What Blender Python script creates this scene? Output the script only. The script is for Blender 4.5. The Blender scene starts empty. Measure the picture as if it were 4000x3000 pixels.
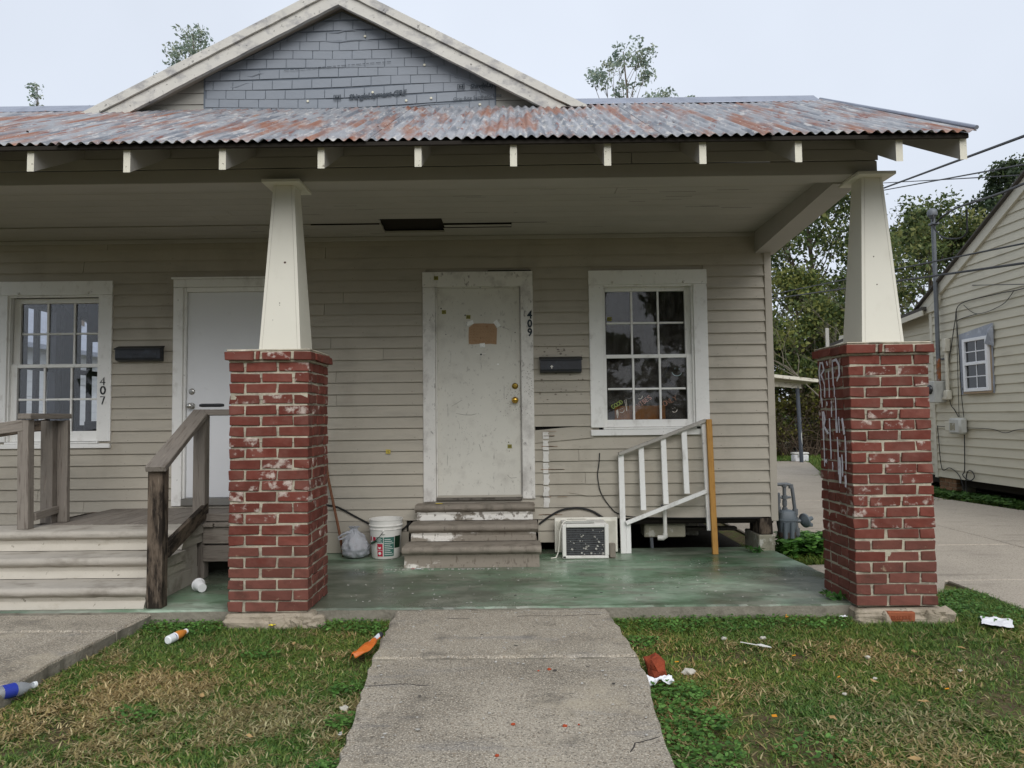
import bpy, bmesh, math, random
import numpy as np
from mathutils import Matrix, Vector
random.seed(7); RN = np.random.default_rng(11)
S = bpy.context.scene
COL = S.collection
R = math.radians

# ------------------------------------------------------------------ camera
cam_d = bpy.data.cameras.new("camera"); cam = bpy.data.objects.new("camera", cam_d); COL.objects.link(cam)
cam_d.sensor_width = 36.0; cam_d.lens = 36.0 * 2755.5 / 4000.0; cam_d.clip_start = 0.05; cam_d.clip_end = 2000
_p, _y, _r = R(2.7855), R(-0.303), R(-0.6505)
_f = Vector((math.sin(_y) * math.cos(_p), math.cos(_y) * math.cos(_p), math.sin(_p)))
_rt = Vector((math.cos(_y), -math.sin(_y), 0)); _up = _rt.cross(_f)
_r2 = _rt * math.cos(_r) + _up * math.sin(_r); _u2 = _up * math.cos(_r) - _rt * math.sin(_r)
cam.matrix_world = Matrix(((_r2.x, _u2.x, -_f.x, 0.3605), (_r2.y, _u2.y, -_f.y, -6.8275), (_r2.z, _u2.z, -_f.z, 1.2758), (0, 0, 0, 1)))
S.camera = cam

# ------------------------------------------------------------------ sky, sun, exposure (overcast day)
W = bpy.data.worlds.new("World"); S.world = W; W.use_nodes = True
nt = W.node_tree; nt.nodes.clear()
wo = nt.nodes.new("ShaderNodeOutputWorld"); bg = nt.nodes.new("ShaderNodeBackground")
sky = nt.nodes.new("ShaderNodeTexSky"); sky.sky_type = 'NISHITA'; sky.sun_disc = False
SUN_EL, SUN_AZ = 40.0, 166.0
sky.sun_elevation = R(SUN_EL); sky.sun_rotation = R(SUN_AZ); sky.air_density = 1.0; sky.dust_density = 4.0
cloud = nt.nodes.new("ShaderNodeRGB"); cloud.outputs[0].default_value = (6.45, 6.95, 7.8, 1)
wtc = nt.nodes.new("ShaderNodeTexCoord"); wns = nt.nodes.new("ShaderNodeTexNoise")
wns.inputs["Scale"].default_value = 1.6; wns.inputs["Detail"].default_value = 4
wmr = nt.nodes.new("ShaderNodeMapRange"); wmr.inputs[1].default_value = .3; wmr.inputs[2].default_value = .7; wmr.inputs[3].default_value = .89; wmr.inputs[4].default_value = 1.06
wml = nt.nodes.new("ShaderNodeVectorMath"); wml.operation = 'SCALE'
mx = nt.nodes.new("ShaderNodeMix"); mx.data_type = 'RGBA'; mx.inputs[0].default_value = 0.9
L = nt.links.new
L(wtc.outputs["Generated"], wns.inputs["Vector"]); L(wns.outputs["Fac"], wmr.inputs[0])
L(cloud.outputs[0], wml.inputs[0]); L(wmr.outputs[0], wml.inputs["Scale"])
L(sky.outputs[0], mx.inputs[6]); L(wml.outputs[0], mx.inputs[7]); L(mx.outputs[2], bg.inputs[0]); L(bg.outputs[0], wo.inputs[0])
bg.inputs[1].default_value = 0.088
sun_d = bpy.data.lights.new("sun", 'SUN'); sun_d.energy = 1.5; sun_d.angle = R(48); sun_d.color = (1, .98, .95)
sun = bpy.data.objects.new("sun", sun_d); COL.objects.link(sun)
sun.rotation_euler = (R(90 - SUN_EL), 0, R(180 - SUN_AZ)); sun.location = (0, -20, 30)
S.view_settings.view_transform = 'Standard'; S.view_settings.look = 'None'; S.view_settings.gamma = 1
S.view_settings.exposure = 0.52
S.cycles.use_denoising = True; S.cycles.max_bounces = 8; S.cycles.diffuse_bounces = 5; S.cycles.transparent_max_bounces = 24
S.cycles.caustics_reflective = False; S.cycles.caustics_refractive = False

# ------------------------------------------------------------------ materials
def srgb(h):
    h = h.lstrip('#'); v = [int(h[i:i + 2], 16) / 255 for i in (0, 2, 4)]
    return tuple(c / 12.92 if c <= .04045 else ((c + .055) / 1.055) ** 2.4 for c in v) + (1,)
def c4(c): return srgb(c) if isinstance(c, str) else (tuple(c) + (1,))[:4]
def mat(name, col, rough=.75, spec=.3, metal=0, rnd=0, var=.0, vscale=3, layers=(), bump=(), world=True, alpha=1, trans=0, attr=None, rough_var=0):
    """layers: (colour, scale, lo, hi, stretch, strength[, detail]); bump: (scale, strength, stretch)"""
    m = bpy.data.materials.new(name); m.use_nodes = True; t = m.node_tree; N = t.nodes; b = N["Principled BSDF"]; l = t.links.new
    geo = N.new("ShaderNodeNewGeometry") if world else N.new("ShaderNodeTexCoord")
    P = geo.outputs["Position"] if world else geo.outputs["Object"]
    info = N.new("ShaderNodeObjectInfo")
    if not world:
        ad = N.new("ShaderNodeVectorMath"); ad.operation = 'MULTIPLY_ADD'
        cb = N.new("ShaderNodeCombineXYZ"); l(info.outputs["Random"], cb.inputs[0]); l(info.outputs["Random"], cb.inputs[1]); l(info.outputs["Random"], cb.inputs[2])
        l(cb.outputs[0], ad.inputs[0]); ad.inputs[1].default_value = (37, 53, 71); l(P, ad.inputs[2]); P = ad.outputs[0]
    def noise(scale, stretch=(1, 1, 1), det=5, off=0):
        mp = N.new("ShaderNodeMapping"); mp.inputs["Scale"].default_value = stretch; mp.inputs["Location"].default_value = (off, off * 1.7, off * .6)
        l(P, mp.inputs[0]); n = N.new("ShaderNodeTexNoise"); n.inputs["Scale"].default_value = scale; n.inputs["Detail"].default_value = det; n.inputs["Roughness"].default_value = .62
        l(mp.outputs[0], n.inputs["Vector"]); return n.outputs["Fac"]
    if attr:
        at = N.new("ShaderNodeAttribute"); at.attribute_name = attr; cur = at.outputs["Color"]
    else:
        rgb = N.new("ShaderNodeRGB"); rgb.outputs[0].default_value = c4(col); cur = rgb.outputs[0]
    k = 0
    if var or rnd:
        h = N.new("ShaderNodeHueSaturation"); l(cur, h.inputs["Color"])
        v = None
        if var:
            mr = N.new("ShaderNodeMapRange"); l(noise(vscale, off=3.1), mr.inputs[0]); mr.inputs[1].default_value = .3; mr.inputs[2].default_value = .7
            mr.inputs[3].default_value = 1 - var; mr.inputs[4].default_value = 1 + var; v = mr.outputs[0]
        if rnd:
            mr = N.new("ShaderNodeMapRange"); l(info.outputs["Random"], mr.inputs[0]); mr.inputs[3].default_value = 1 - rnd; mr.inputs[4].default_value = 1 + rnd
            if v is not None:
                mm = N.new("ShaderNodeMath"); mm.operation = 'MULTIPLY'; l(v, mm.inputs[0]); l(mr.outputs[0], mm.inputs[1]); v = mm.outputs[0]
            else: v = mr.outputs[0]
        l(v, h.inputs["Value"]); cur = h.outputs[0]
    for ly in layers:
        k += 1
        c, sc, lo, hi, st, fac = ly[:6]; det = ly[6] if len(ly) > 6 else 6
        mr = N.new("ShaderNodeMapRange"); l(noise(sc, st, det, off=k * 5.3), mr.inputs[0]); mr.inputs[1].default_value = lo; mr.inputs[2].default_value = hi; mr.inputs[3].default_value = 0; mr.inputs[4].default_value = fac
        mxn = N.new("ShaderNodeMix"); mxn.data_type = 'RGBA'; l(mr.outputs[0], mxn.inputs[0]); l(cur, mxn.inputs[6]); mxn.inputs[7].default_value = c4(c); cur = mxn.outputs[2]
    l(cur, b.inputs["Base Color"])
    b.inputs["Roughness"].default_value = rough; b.inputs["Metallic"].default_value = metal; b.inputs["Specular IOR Level"].default_value = spec
    if rough_var:
        mr = N.new("ShaderNodeMapRange"); l(noise(1.3, off=9), mr.inputs[0]); mr.inputs[1].default_value = .35; mr.inputs[2].default_value = .65; mr.inputs[3].default_value = rough - rough_var; mr.inputs[4].default_value = rough + rough_var; l(mr.outputs[0], b.inputs["Roughness"])
    if alpha < 1: b.inputs["Alpha"].default_value = alpha
    if trans: b.inputs["Transmission Weight"].default_value = trans
    prev = None
    for bs in bump:
        bn = N.new("ShaderNodeBump"); bn.inputs["Strength"].default_value = bs[1]; bn.inputs["Distance"].default_value = bs[3] if len(bs) > 3 else .01
        l(noise(bs[0], bs[2] if len(bs) > 2 else (1, 1, 1), 6, off=k + 2), bn.inputs["Height"])
        if prev: l(prev, bn.inputs["Normal"])
        prev = bn.outputs[0]
    if prev: l(prev, b.inputs["Normal"])
    return m
def glass(name, tint=(1, 1, 1), refl=1.0, dirt=.0):
    m = bpy.data.materials.new(name); m.use_nodes = True; t = m.node_tree; N = t.nodes; N.clear(); l = t.links.new
    o = N.new("ShaderNodeOutputMaterial"); tr = N.new("ShaderNodeBsdfTransparent"); tr.inputs[0].default_value = tuple(tint) + (1,)
    gl = N.new("ShaderNodeBsdfGlossy"); gl.inputs["Roughness"].default_value = .02; fr = N.new("ShaderNodeFresnel"); fr.inputs[0].default_value = 1.5
    ge = N.new("ShaderNodeNewGeometry"); ns = N.new("ShaderNodeTexNoise"); ns.inputs["Scale"].default_value = 2.5; bp = N.new("ShaderNodeBump"); bp.inputs["Strength"].default_value = .06; bp.inputs["Distance"].default_value = .02
    l(ge.outputs["Position"], ns.inputs["Vector"]); l(ns.outputs["Fac"], bp.inputs["Height"]); l(bp.outputs[0], gl.inputs["Normal"])
    ml = N.new("ShaderNodeMath"); ml.operation = 'MULTIPLY'; ml.use_clamp = True; ml.inputs[1].default_value = refl; l(fr.outputs[0], ml.inputs[0])
    mi = N.new("ShaderNodeMixShader"); l(ml.outputs[0], mi.inputs[0]); l(tr.outputs[0], mi.inputs[1]); l(gl.outputs[0], mi.inputs[2]); cur = mi.outputs[0]
    if dirt:
        df = N.new("ShaderNodeBsdfDiffuse"); df.inputs[0].default_value = (.45, .44, .42, 1); n2 = N.new("ShaderNodeTexNoise"); n2.inputs["Scale"].default_value = 14; n2.inputs["Detail"].default_value = 8; l(ge.outputs["Position"], n2.inputs["Vector"])
        mr = N.new("ShaderNodeMapRange"); mr.inputs[1].default_value = .4; mr.inputs[2].default_value = .8; mr.inputs[4].default_value = dirt; l(n2.outputs["Fac"], mr.inputs[0])
        m2 = N.new("ShaderNodeMixShader"); l(mr.outputs[0], m2.inputs[0]); l(cur, m2.inputs[1]); l(df.outputs[0], m2.inputs[2]); cur = m2.outputs[0]
    l(cur, o.inputs[0]); return m

GRAIN_X = (.25, 6, 6)
M = {}
M['siding'] = mat('siding_paint', '#b0a99b', .62, .35, rnd=.05, var=.05, vscale=1.7, layers=[('#8a867c', 5, .52, .75, (.35, 1, 1.6), .45), ('#6d675a', 38, .66, .72, (1, 1, 1.4), .55), ('#7f7565', 2.2, .54, .8, (1, 1, .5), .42), ('#584c40', 95, .70, .74, (.5, 1, 1), .6)], bump=[(30, .12, (.12, 1, 1), .006), (140, .08, (.3, 1, 1), .003)])
M['trim_taupe'] = mat('taupe_trim_paint', '#aea79a', .6, .35, var=.05, layers=[('#8f8878', 6, .55, .75, (.5, 1, 1), .4)], bump=[(40, .1, (.1, 1, 1), .005)])
M['beam'] = mat('beam_paint', '#aaa6a0', .62, .35, var=.05, vscale=1.2, layers=[('#857f72', 3, .55, .8, (.3, 1, 1.5), .35), ('#5e584e', 60, .70, .74, (.3, 1, 1), .5)], bump=[(14, .22, (.06, 1, 1.5), .01), (90, .12, (.06, 1, 1), .004)])
M['ceiling'] = mat('ceiling_paint', '#aba7a0', .65, .3, rnd=.03, var=.05, layers=[('#857c6c', 4, .58, .8, (.3, 1.5, 1), .4)], bump=[(30, .15, (.06, 1, 1), .006)])
M['trim'] = mat('white_trim_paint', '#eae9e5', .5, .4, rnd=.03, var=.03, layers=[('#9f988c', 9, .55, .8, (1, 1, .7), .55), ('#77706a', 34, .66, .73, (1, 1, .8), .6), ('#6a4a34', 120, .73, .76, (1, 1, .5), .7)], bump=[(60, .12, (1, 1, .15), .004)])
M['trim_worn'] = mat('worn_white_trim', '#dedbd5', .55, .4, rnd=.03, var=.04, layers=[('#8d857f', 6, .5, .72, (1, 1, .8), .6), ('#6d655f', 26, .60, .70, (1, 1, .6), .7), ('#5a4030', 70, .70, .74, (1, 1, .5), .7)], bump=[(60, .12, (1, 1, .15), .004)])
M['door9'] = mat('scuffed_door_paint', '#d3d0c6', .5, .4, var=.04, vscale=2, layers=[('#9b948b', 5, .52, .8, (1, 1, 1), .5), ('#7b736c', 22, .60, .72, (1.4, 1, 1), .55), ('#5e5853', 90, .68, .72, (1, 1, 1.6), .7), ('#6f6660', 7, .66, .70, (6, 1, .5), .5)], bump=[(70, .05, (1, 1, 1), .003)])
M['door7'] = mat('white_door_paint', '#e6e7e9', .45, .4, var=.02, layers=[('#a9a9a8', 4, .62, .8, (1, 1, 1.5), .4), ('#77726c', 60, .72, .75, (1, 1, 1), .5)])
M['cream'] = mat('cream_column_paint', '#d6d3c6', .55, .35, var=.025, vscale=2, layers=[('#a9a290', 4, .6, .85, (1, 1, .6), .3), ('#74695a', 110, .73, .76, (1, 1, .6), .7)], bump=[(50, .08, (1, 1, .3), .004)])
M['barge'] = mat('weathered_barge_paint', '#c8c5bd', .6, .3, var=.06, layers=[('#908f91', 7, .50, .66, (.8, 1, 1.2), .75), ('#5e5b58', 30, .62, .68, (.8, 1, 1), .8), ('#a8703f', 40, .72, .75, (1, 1, 1), .7)], bump=[(40, .3, (.4, 1, 1), .006)])
M['rafter'] = mat('rafter_end_paint', '#d6d2c2', .6, .3, rnd=.04, layers=[('#6c6258', 45, .62, .67, (1, 1, .8), .8)], bump=[(60, .25, (1, 1, 1), .006)])
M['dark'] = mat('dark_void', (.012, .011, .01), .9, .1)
M['attic'] = mat('attic_wood', (.03, .026, .022), .9, .1, bump=[(10, .3)])
M['soil_shade'] = mat('shaded_crawlspace_earth', (.03, .026, .022), .95, .1, bump=[(20, .6)])  # near-black earth: the shade under the floor is put into the colour
M['roof'] = mat('rusted_corrugated_metal', '#96989c', .55, .4, metal=.2, rnd=.06, var=.1, vscale=3, layers=[('#5f646d', 5, .48, .60, (3.2, .35, .35), .8, 8), ('#c4c1bd', 10, .55, .63, (3.0, .4, .4), .75, 8), ('#8f5a3c', 2.2, .49, .62, (3.2, .5, .5), .85, 12), ('#7a3d25', 9, .58, .66, (2.6, .35, .35), .8, 9), ('#cfcac4', 30, .64, .68, (2, .6, .6), .7)], bump=[(30, .25, (1, .4, .4), .004)])
M['ridge'] = mat('grey_ridge_metal', '#8f95a2', .45, .45, metal=.3, var=.08, layers=[('#6f7480', 6, .5, .7, (1, 1, 1), .6), ('#a8754f', 12, .66, .72, (1, 1, 1), .5)])
M['underlay'] = mat('grey_synthetic_underlayment', '#80868e', .5, .35, rnd=.012, var=.04, layers=[('#757c86', 3, .5, .75, (1, 1, 1.6), .4)], bump=[(9, .25, (1, 1, 2.2), .012), (40, .2, (1, 1, 1), .004)])
M['underlay_print'] = mat('underlay_ink', '#3f464e', .6, .3)
M['brick'] = mat('red_painted_brick', '#68382f', .87, .18, rnd=.22, var=.12, vscale=14, world=False, layers=[('#8f6a60', 5, .45, .75, (1, 1, 1), .4), ('#5e4038', 9, .5, .75, (1, 1, 1), .4), ('#4f1d18', 9, .55, .75, (1, 1, 1), .5), ('#c2b4aa', 15, .68, .74, (1.3, 1.3, 1), .6), ('#85423a', 30, .62, .72, (1, 1, 1), .4)], bump=[(70, .35, (1, 1, 1), .004), (18, .4, (1, 1, 1), .006)])
M['brick_white'] = mat('mortar_smeared_red_brick', '#68382f', .87, .18, rnd=.2, var=.12, vscale=14, world=False, layers=[('#8f6a60', 5, .45, .75, (1, 1, 1), .4), ('#5e4038', 9, .5, .75, (1, 1, 1), .4), ('#5c2019', 9, .55, .75, (1, 1, 1), .5), ('#bfb4aa', 12, .54, .64, (1.1, 1.1, 1.3), .8, 9)], bump=[(70, .35, (1, 1, 1), .004), (18, .4, (1, 1, 1), .006)])
M['brick_old'] = mat('bare_brown_brick', '#6d443b', .85, .2, rnd=.14, var=.1, vscale=14, world=False, layers=[('#4a332b', 8, .52, .7, (1, 1, 1), .6), ('#a29078', 22, .64, .72, (1, 1, 1), .6)], bump=[(70, .45, (1, 1, 1), .005)])
M['mortar'] = mat('cream_mortar', '#aea795', .9, .2, var=.14, vscale=9, layers=[('#6f695f', 9, .46, .66, (1, 1, 1), .7), ('#dcd6c6', 20, .58, .7, (1, 1, 1), .5)], bump=[(45, .7, (1, 1, 1), .01)])
M['footing'] = mat('rough_footing_concrete', '#a09584', .92, .2, var=.12, vscale=8, layers=[('#6d6553', 10, .5, .66, (1, 1, 1), .65), ('#3d382e', 13, .62, .7, (1, 1, 1.4), .7)], bump=[(16, .8, (1, 1, 1.4), .02), (70, .6, (1, 1, 1), .008)])
M['ferris'] = mat('orange_stamped_brick', '#94573d', .85, .2, var=.1, vscale=20, bump=[(80, .4)])
M['walk'] = mat('exposed_aggregate_concrete', '#9c9486', .85, .25, var=.14, vscale=1.6, layers=[('#645e54', 1.6, .48, .68, (1, 1, 1), .65), ('#d2c8b6', 115, .54, .61, (1, 1, 1), .7, 2), ('#4a453e', 105, .57, .63, (1, 1, 1), .75, 2), ('#7d6d59', 80, .57, .65, (1, 1, 1), .6, 2), ('#56524b', 5, .56, .70, (1, 1, 1), .6, 9), ('#b3a893', 2.7, .56, .7, (1, 1, 1), .5), ('#78797c', 3.1, .56, .72, (.5, 2.2, 1), .4)], bump=[(150, .6, (1, 1, 1), .006), (8, .2, (1, 1, 1), .01)])
M['drive'] = mat('driveway_concrete', '#a89f92', .85, .25, var=.10, vscale=.9, layers=[('#7d766c', 1.2, .52, .78, (1, 1, 1), .5), ('#cabfae', 90, .55, .62, (1, 1, 1), .6, 2), ('#5c564e', 80, .58, .64, (1, 1, 1), .6, 2), ('#6d675e', 3, .58, .72, (.5, 2, 1), .5)], bump=[(120, .5, (1, 1, 1), .006)])
M['slab'] = mat('worn_green_painted_slab', '#6f8870', .38, .5, var=.10, vscale=1.1, rough_var=.20, layers=[('#a3b3a0', 1.1, .48, .62, (.8, 1.3, 1), .85), ('#466044', 2.4, .48, .58, (.6, 1.5, 1), .8), ('#4d4f45', .75, .46, .58, (.8, 1.0, 1), .85), ('#77796c', 4, .50, .60, (.6, 1.4, 1), .65), ('#3f4a38', 9, .58, .66, (.5, 1.6, 1), .6), ('#3b4039', 70, .69, .73, (1, 1, 1), .7), ('#cfd0c8', 150, .74, .76, (1, 1, 1), .9)], bump=[(40, .12, (1, 1, 1), .004), (5, .08, (1, 1, 1), .01)])
M['slab_edge'] = mat('slab_edge_concrete', '#847f73', .9, .2, var=.12, vscale=7, layers=[('#4f4a40', 9, .5, .7, (1, 1, 1), .6)], bump=[(40, .7, (1, 1, 1), .012)])
M['step9'] = mat('dirty_concrete_step', '#857d72', .8, .3, var=.10, vscale=4, layers=[('#524a40', 7, .5, .7, (1, 1, .7), .65), ('#9b9283', 30, .58, .70, (1, 1, 1), .5), ('#3c352d', 16, .62, .72, (2, 2, .4), .6)], bump=[(60, .4, (1, 1, 1), .006)])
M['step9_riser'] = mat('flaking_white_riser', '#d2cfc8', .75, .3, var=.05, layers=[('#7b7468', 6, .55, .60, (.6, 1, 1.2), .95, 9), ('#5f564b', 22, .54, .6, (1, 1, .8), .8)], bump=[(40, .5, (1, 1, 1), .006)])
M['step9_mid'] = mat('mostly_bare_riser', '#d0ccc4', .75, .3, var=.05, layers=[('#7c7468', 4, .45, .50, (.6, 1, 1.2), .97, 9), ('#5f564b', 20, .56, .64, (2, 2, .4), .8)], bump=[(40, .5, (1, 1, 1), .006)])
M['step9_low'] = mat('bare_riser_with_paint_flecks', '#cbc7bf', .75, .3, var=.05, layers=[('#7c7468', 4, .36, .42, (.6, 1, 1.2), .97, 9), ('#5f574c', 20, .56, .64, (2, 2, .4), .8)], bump=[(40, .5, (1, 1, 1), .006)])
M['step7'] = mat('pale_concrete_step', '#b4ad9c', .85, .25, var=.07, vscale=4, layers=[('#877f70', 5, .5, .7, (.6, 1, 1), .6), ('#5d564a', 16, .6, .7, (1, 1, .7), .6)], bump=[(60, .4, (1, 1, 1), .006)])
M['step7_tread'] = mat('grey_step_tread', '#a8a298', .85, .25, var=.08, vscale=4, layers=[('#5f574b', 6, .5, .7, (.6, 1, 1), .6)], bump=[(60, .4, (1, 1, 1), .006)])
M['step7_riser'] = mat('cream_step_riser', '#b4aea2', .8, .25, var=.05, vscale=4, layers=[('#8d8471', 7, .56, .72, (.6, 1, 1.4), .6), ('#4c4537', 26, .64, .7, (1, 1, 1), .8)], bump=[(60, .4, (1, 1, 1), .006)])
M['wood'] = mat('weathered_grey_wood', '#827b73', .85, .2, rnd=.10, var=.08, vscale=3, world=False, layers=[('#4a4037', 9, .52, .70, (7, 7, .5), .7), ('#a3978a', 14, .58, .72, (8, 8, .4), .5), ('#2c241e', 5, .66, .72, (2, 2, .6), .7)], bump=[(12, .5, (9, 9, .5), .006)])
M['wood_x'] = mat('weathered_grey_plank', '#7a6f64', .85, .2, rnd=.10, var=.08, vscale=3, world=False, layers=[('#4d443b', 9, .52, .70, (7, .5, 7), .7), ('#9b9084', 14, .58, .72, (8, .4, 8), .5)], bump=[(12, .5, (9, .5, 9), .006)])
M['wood_rot'] = mat('rotted_dark_wood', '#665a4e', .9, .2, var=.1, vscale=3, world=False, layers=[('#1f1a16', 4, .44, .56, (2.5, 2.5, .8), .92), ('#a09484', 14, .6, .72, (8, 8, .4), .5)], bump=[(12, .8, (9, 9, .5), .012)])
M['lumber'] = mat('yellow_pine_lumber', '#b98a48', .7, .3, world=False, layers=[('#8a5d2b', 10, .5, .7, (9, 9, .5), .6), ('#4d3018', 30, .72, .75, (1, 1, 1), .8)], bump=[(12, .2, (9, 9, .5), .004)])
M['rail_white'] = mat('chipped_white_railing', '#ecebe7', .6, .35, rnd=.04, world=False, layers=[('#8d867c', 8, .56, .75, (1, 1, .5), .6), ('#4f473f', 40, .66, .70, (1, 1, .6), .8)], bump=[(30, .25, (1, 1, .3), .004)])
M['rail_grey'] = mat('bare_grey_handrail', '#a8a49c', .75, .3, layers=[('#bdb9b2', 18, .55, .64, (.5, 1, 1), .8), ('#55504a', 30, .62, .7, (.6, 1, 1), .7)])
M['glass9'] = glass('curtained_glass', (.92, .92, .92), 1.0, .10)
M['glass7'] = glass('clear_glass', (.95, .96, .97), 1.1, .03)
M['curtain'] = mat('grey_brown_curtain_cloth', '#4a4641', .95, .1, var=.06, vscale=3, layers=[('#565149', 6, .5, .75, (3, 1, .4), .5), ('#807b73', 60, .55, .7, (1, 1, 1), .4)], bump=[(25, .3, (4, 1, .3), .01)])
M['plywood'] = mat('orange_plywood', '#a36d38', .7, .3, layers=[('#7c4a1f', 5, .5, .72, (3, 1, .5), .6), ('#c08a4d', 12, .56, .7, (4, 1, .4), .5)])
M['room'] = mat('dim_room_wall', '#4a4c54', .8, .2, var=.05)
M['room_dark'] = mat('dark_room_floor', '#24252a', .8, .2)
M['black_metal'] = mat('black_mailbox_metal', '#23262d', .42, .5, layers=[('#3e4450', 12, .5, .7, (1, 1, 1), .7), ('#14161a', 30, .6, .7, (1, 1, 1), .6)])
M['black'] = mat('black_ink', (.012, .013, .016), .5, .4)
M['rubber'] = mat('black_cable_rubber', (.018, .018, .019), .55, .4)
M['brass'] = mat('polished_brass', '#c9a24a', .25, .5, metal=1)
M['brass_dull'] = mat('dull_brass', '#8f7838', .4, .5, metal=1)
M['nickel'] = mat('satin_nickel', '#b9b7b2', .3, .5, metal=1)
M['cardboard'] = mat('brown_cardboard', '#ab8d70', .9, .1, var=.06, vscale=12, layers=[('#94694a', 20, .56, .75, (1, 1, 1), .5)])
M['ink'] = mat('faded_marker_ink', '#7d5540', .9, .1)
M['tape'] = mat('crinkled_white_tape', '#f2f2ef', .5, .4, layers=[('#8c8c88', 60, .58, .64, (1, 1, 1), .8)], bump=[(80, .8, (1, 1, 1), .006)])
M['sticker'] = mat('olive_yellow_sticker', '#8d8744', .7, .2, var=.06, vscale=30)
M['sticker_y'] = mat('yellow_sticker', '#c9b455', .7, .2)
M['chalk_w'] = mat('white_chalk_marker', '#cfc9bf', .9, .1, layers=[('#8a8078', 60, .5, .62, (1, 1, 1), .6)])
M['chalk_g'] = mat('green_chalk_marker', '#93a25c', .9, .1)
M['chalk_p'] = mat('pink_chalk_marker', '#bd978e', .9, .1)
M['chalk_r'] = mat('rust_chalk_marker', '#9a7462', .9, .1)
M['plastic_w'] = mat('white_plastic', '#dedcd6', .4, .45, layers=[('#a9a59b', 7, .56, .8, (1, 1, 1), .45)])
M['plastic_y'] = mat('yellowed_ac_plastic', '#e6e3d8', .45, .4, layers=[('#a39a85', 8, .56, .78, (1, 1, .6), .5), ('#8a5a34', 22, .70, .74, (1, 1, 1), .7)])
M['ac_grille'] = mat('dark_ac_filter', '#4a4a4b', .8, .2, layers=[('#2b2b2b', 30, .5, .6, (1, 1, 1), .6)], bump=[(90, .5)])
M['lint'] = mat('grey_white_flakes', '#b5b3ad', .9, .1, layers=[('#6b6860', 30, .48, .65, (1, 1, 1), .6)])
M['red_label'] = mat('red_bucket_label', '#b3253f', .5, .4); M['green_label'] = mat('green_bucket_label', '#3f6b60', .5, .4, var=.06, vscale=20)
M['white_label'] = mat('white_bucket_print', '#d9dcd8', .5, .4); M['dark_green'] = mat('dark_green_grip', '#16301f', .5, .4)
M['bag'] = mat('thin_grey_plastic_bag', '#c3c6cd', .3, .5, alpha=.72, layers=[('#8f939d', 9, .5, .7, (1, 1, 1), .5)], bump=[(26, .9, (1, 1, .5), .02)])
M['bag_trash'] = mat('mixed_trash_in_bag', '#9a8d84', .8, .2, layers=[('#c9c9c8', 11, .52, .56, (1, 1, 1), .9), ('#5f84a0', 14, .58, .62, (1, 1, 1), .8), ('#b37f6a', 17, .58, .63, (1, 1, 1), .8)])
M['stick'] = mat('brown_wood_handle', '#7a4f35', .6, .35, layers=[('#4a2f20', 14, .5, .7, (3, 3, .4), .6)])
M['conc_block'] = mat('grey_concrete_block', '#94907f', .9, .2, var=.1, vscale=9, layers=[('#c9c7bd', 12, .56, .62, (1, 1, 1), .7), ('#5d584c', 9, .56, .7, (1, 1, 1), .6)], bump=[(60, .6, (1, 1, 1), .008)])
M['gas_grey'] = mat('grey_gas_meter_paint', '#5f676d', .5, .4, var=.06, layers=[('#4b5156', 7, .52, .7, (1, 1, .6), .6)], bump=[(50, .15)])
M['gas_rust'] = mat('rusted_meter_base', '#4b4340', .8, .3, layers=[('#6a4a3a', 14, .5, .65, (1, 1, 1), .7)], bump=[(50, .4)])
M['galv'] = mat('galvanised_pipe', '#6a6e72', .55, .4, metal=.3, var=.1, layers=[('#55585a', 10, .52, .7, (1, 1, .6), .6), ('#7a5a3e', 24, .66, .72, (1, 1, 1), .6)])
M['pvc'] = mat('white_pvc', '#d8d6cf', .45, .4, layers=[('#8b857a', 14, .56, .74, (1, 1, 1), .5)])
M['styro'] = mat('white_foam', '#e4e5e6', .6, .3)
M['btl_white'] = mat('white_bottle_sleeve', '#dfe3e4', .4, .4); M['btl_orange'] = mat('orange_bottle_sleeve', '#d0863a', .4, .4); M['btl_blue'] = mat('blue_bottle_label', '#2f3fa0', .4, .4)
M['btl_clear'] = mat('clear_plastic_bottle', '#b9bec4', .12, .5, alpha=.45); M['chip_orange'] = mat('orange_foil_bag', '#c4692a', .4, .5, bump=[(30, .6, (1, 1, 1), .01)], layers=[('#b34f10', 14, .56, .7, (1, 1, 1), .5)])
M['chip_silver'] = mat('silver_foil_print', '#c9cdd3', .3, .5); M['chip_dark'] = mat('dark_foil_print', '#33323a', .4, .4)
M['paper'] = mat('white_crumpled_paper', '#e6e7ea', .8, .2, bump=[(20, .6, (1, 1, 1), .02)])
M['brick_chunk'] = mat('broken_orange_brick', '#93462e', .9, .2, var=.12, vscale=20, layers=[('#5e2f22', 9, .52, .68, (1, 1, 1), .6)], bump=[(30, .9, (1, 1, 1), .02)])
M['stone'] = mat('pale_stone', '#b9b5aa', .85, .2, var=.1, vscale=20)
M['cheese'] = mat('orange_crumb', '#d58f2a', .8, .2); M['yellow_bit'] = mat('yellow_scrap', '#d8c83a', .7, .2); M['redbit'] = mat('red_brick_crumb', '#a04a30', .9, .1)
M['nb_siding'] = mat('pale_neighbour_siding', '#c8c3b0', .6, .35, rnd=.03, var=.03, layers=[('#9d9884', 4, .55, .8, (1, .4, 1.5), .4)], bump=[(30, .1, (1, .12, 1), .005)])
M['nb_trim'] = mat('pale_neighbour_trim', '#cac6b6', .6, .35, layers=[('#8d8777', 9, .58, .8, (1, 1, 1), .4)])
M['vinyl'] = mat('white_vinyl', '#e6e8ea', .35, .45); M['win_dark'] = mat('dark_window_pane', (.018, .02, .022), .05, .6)
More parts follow.
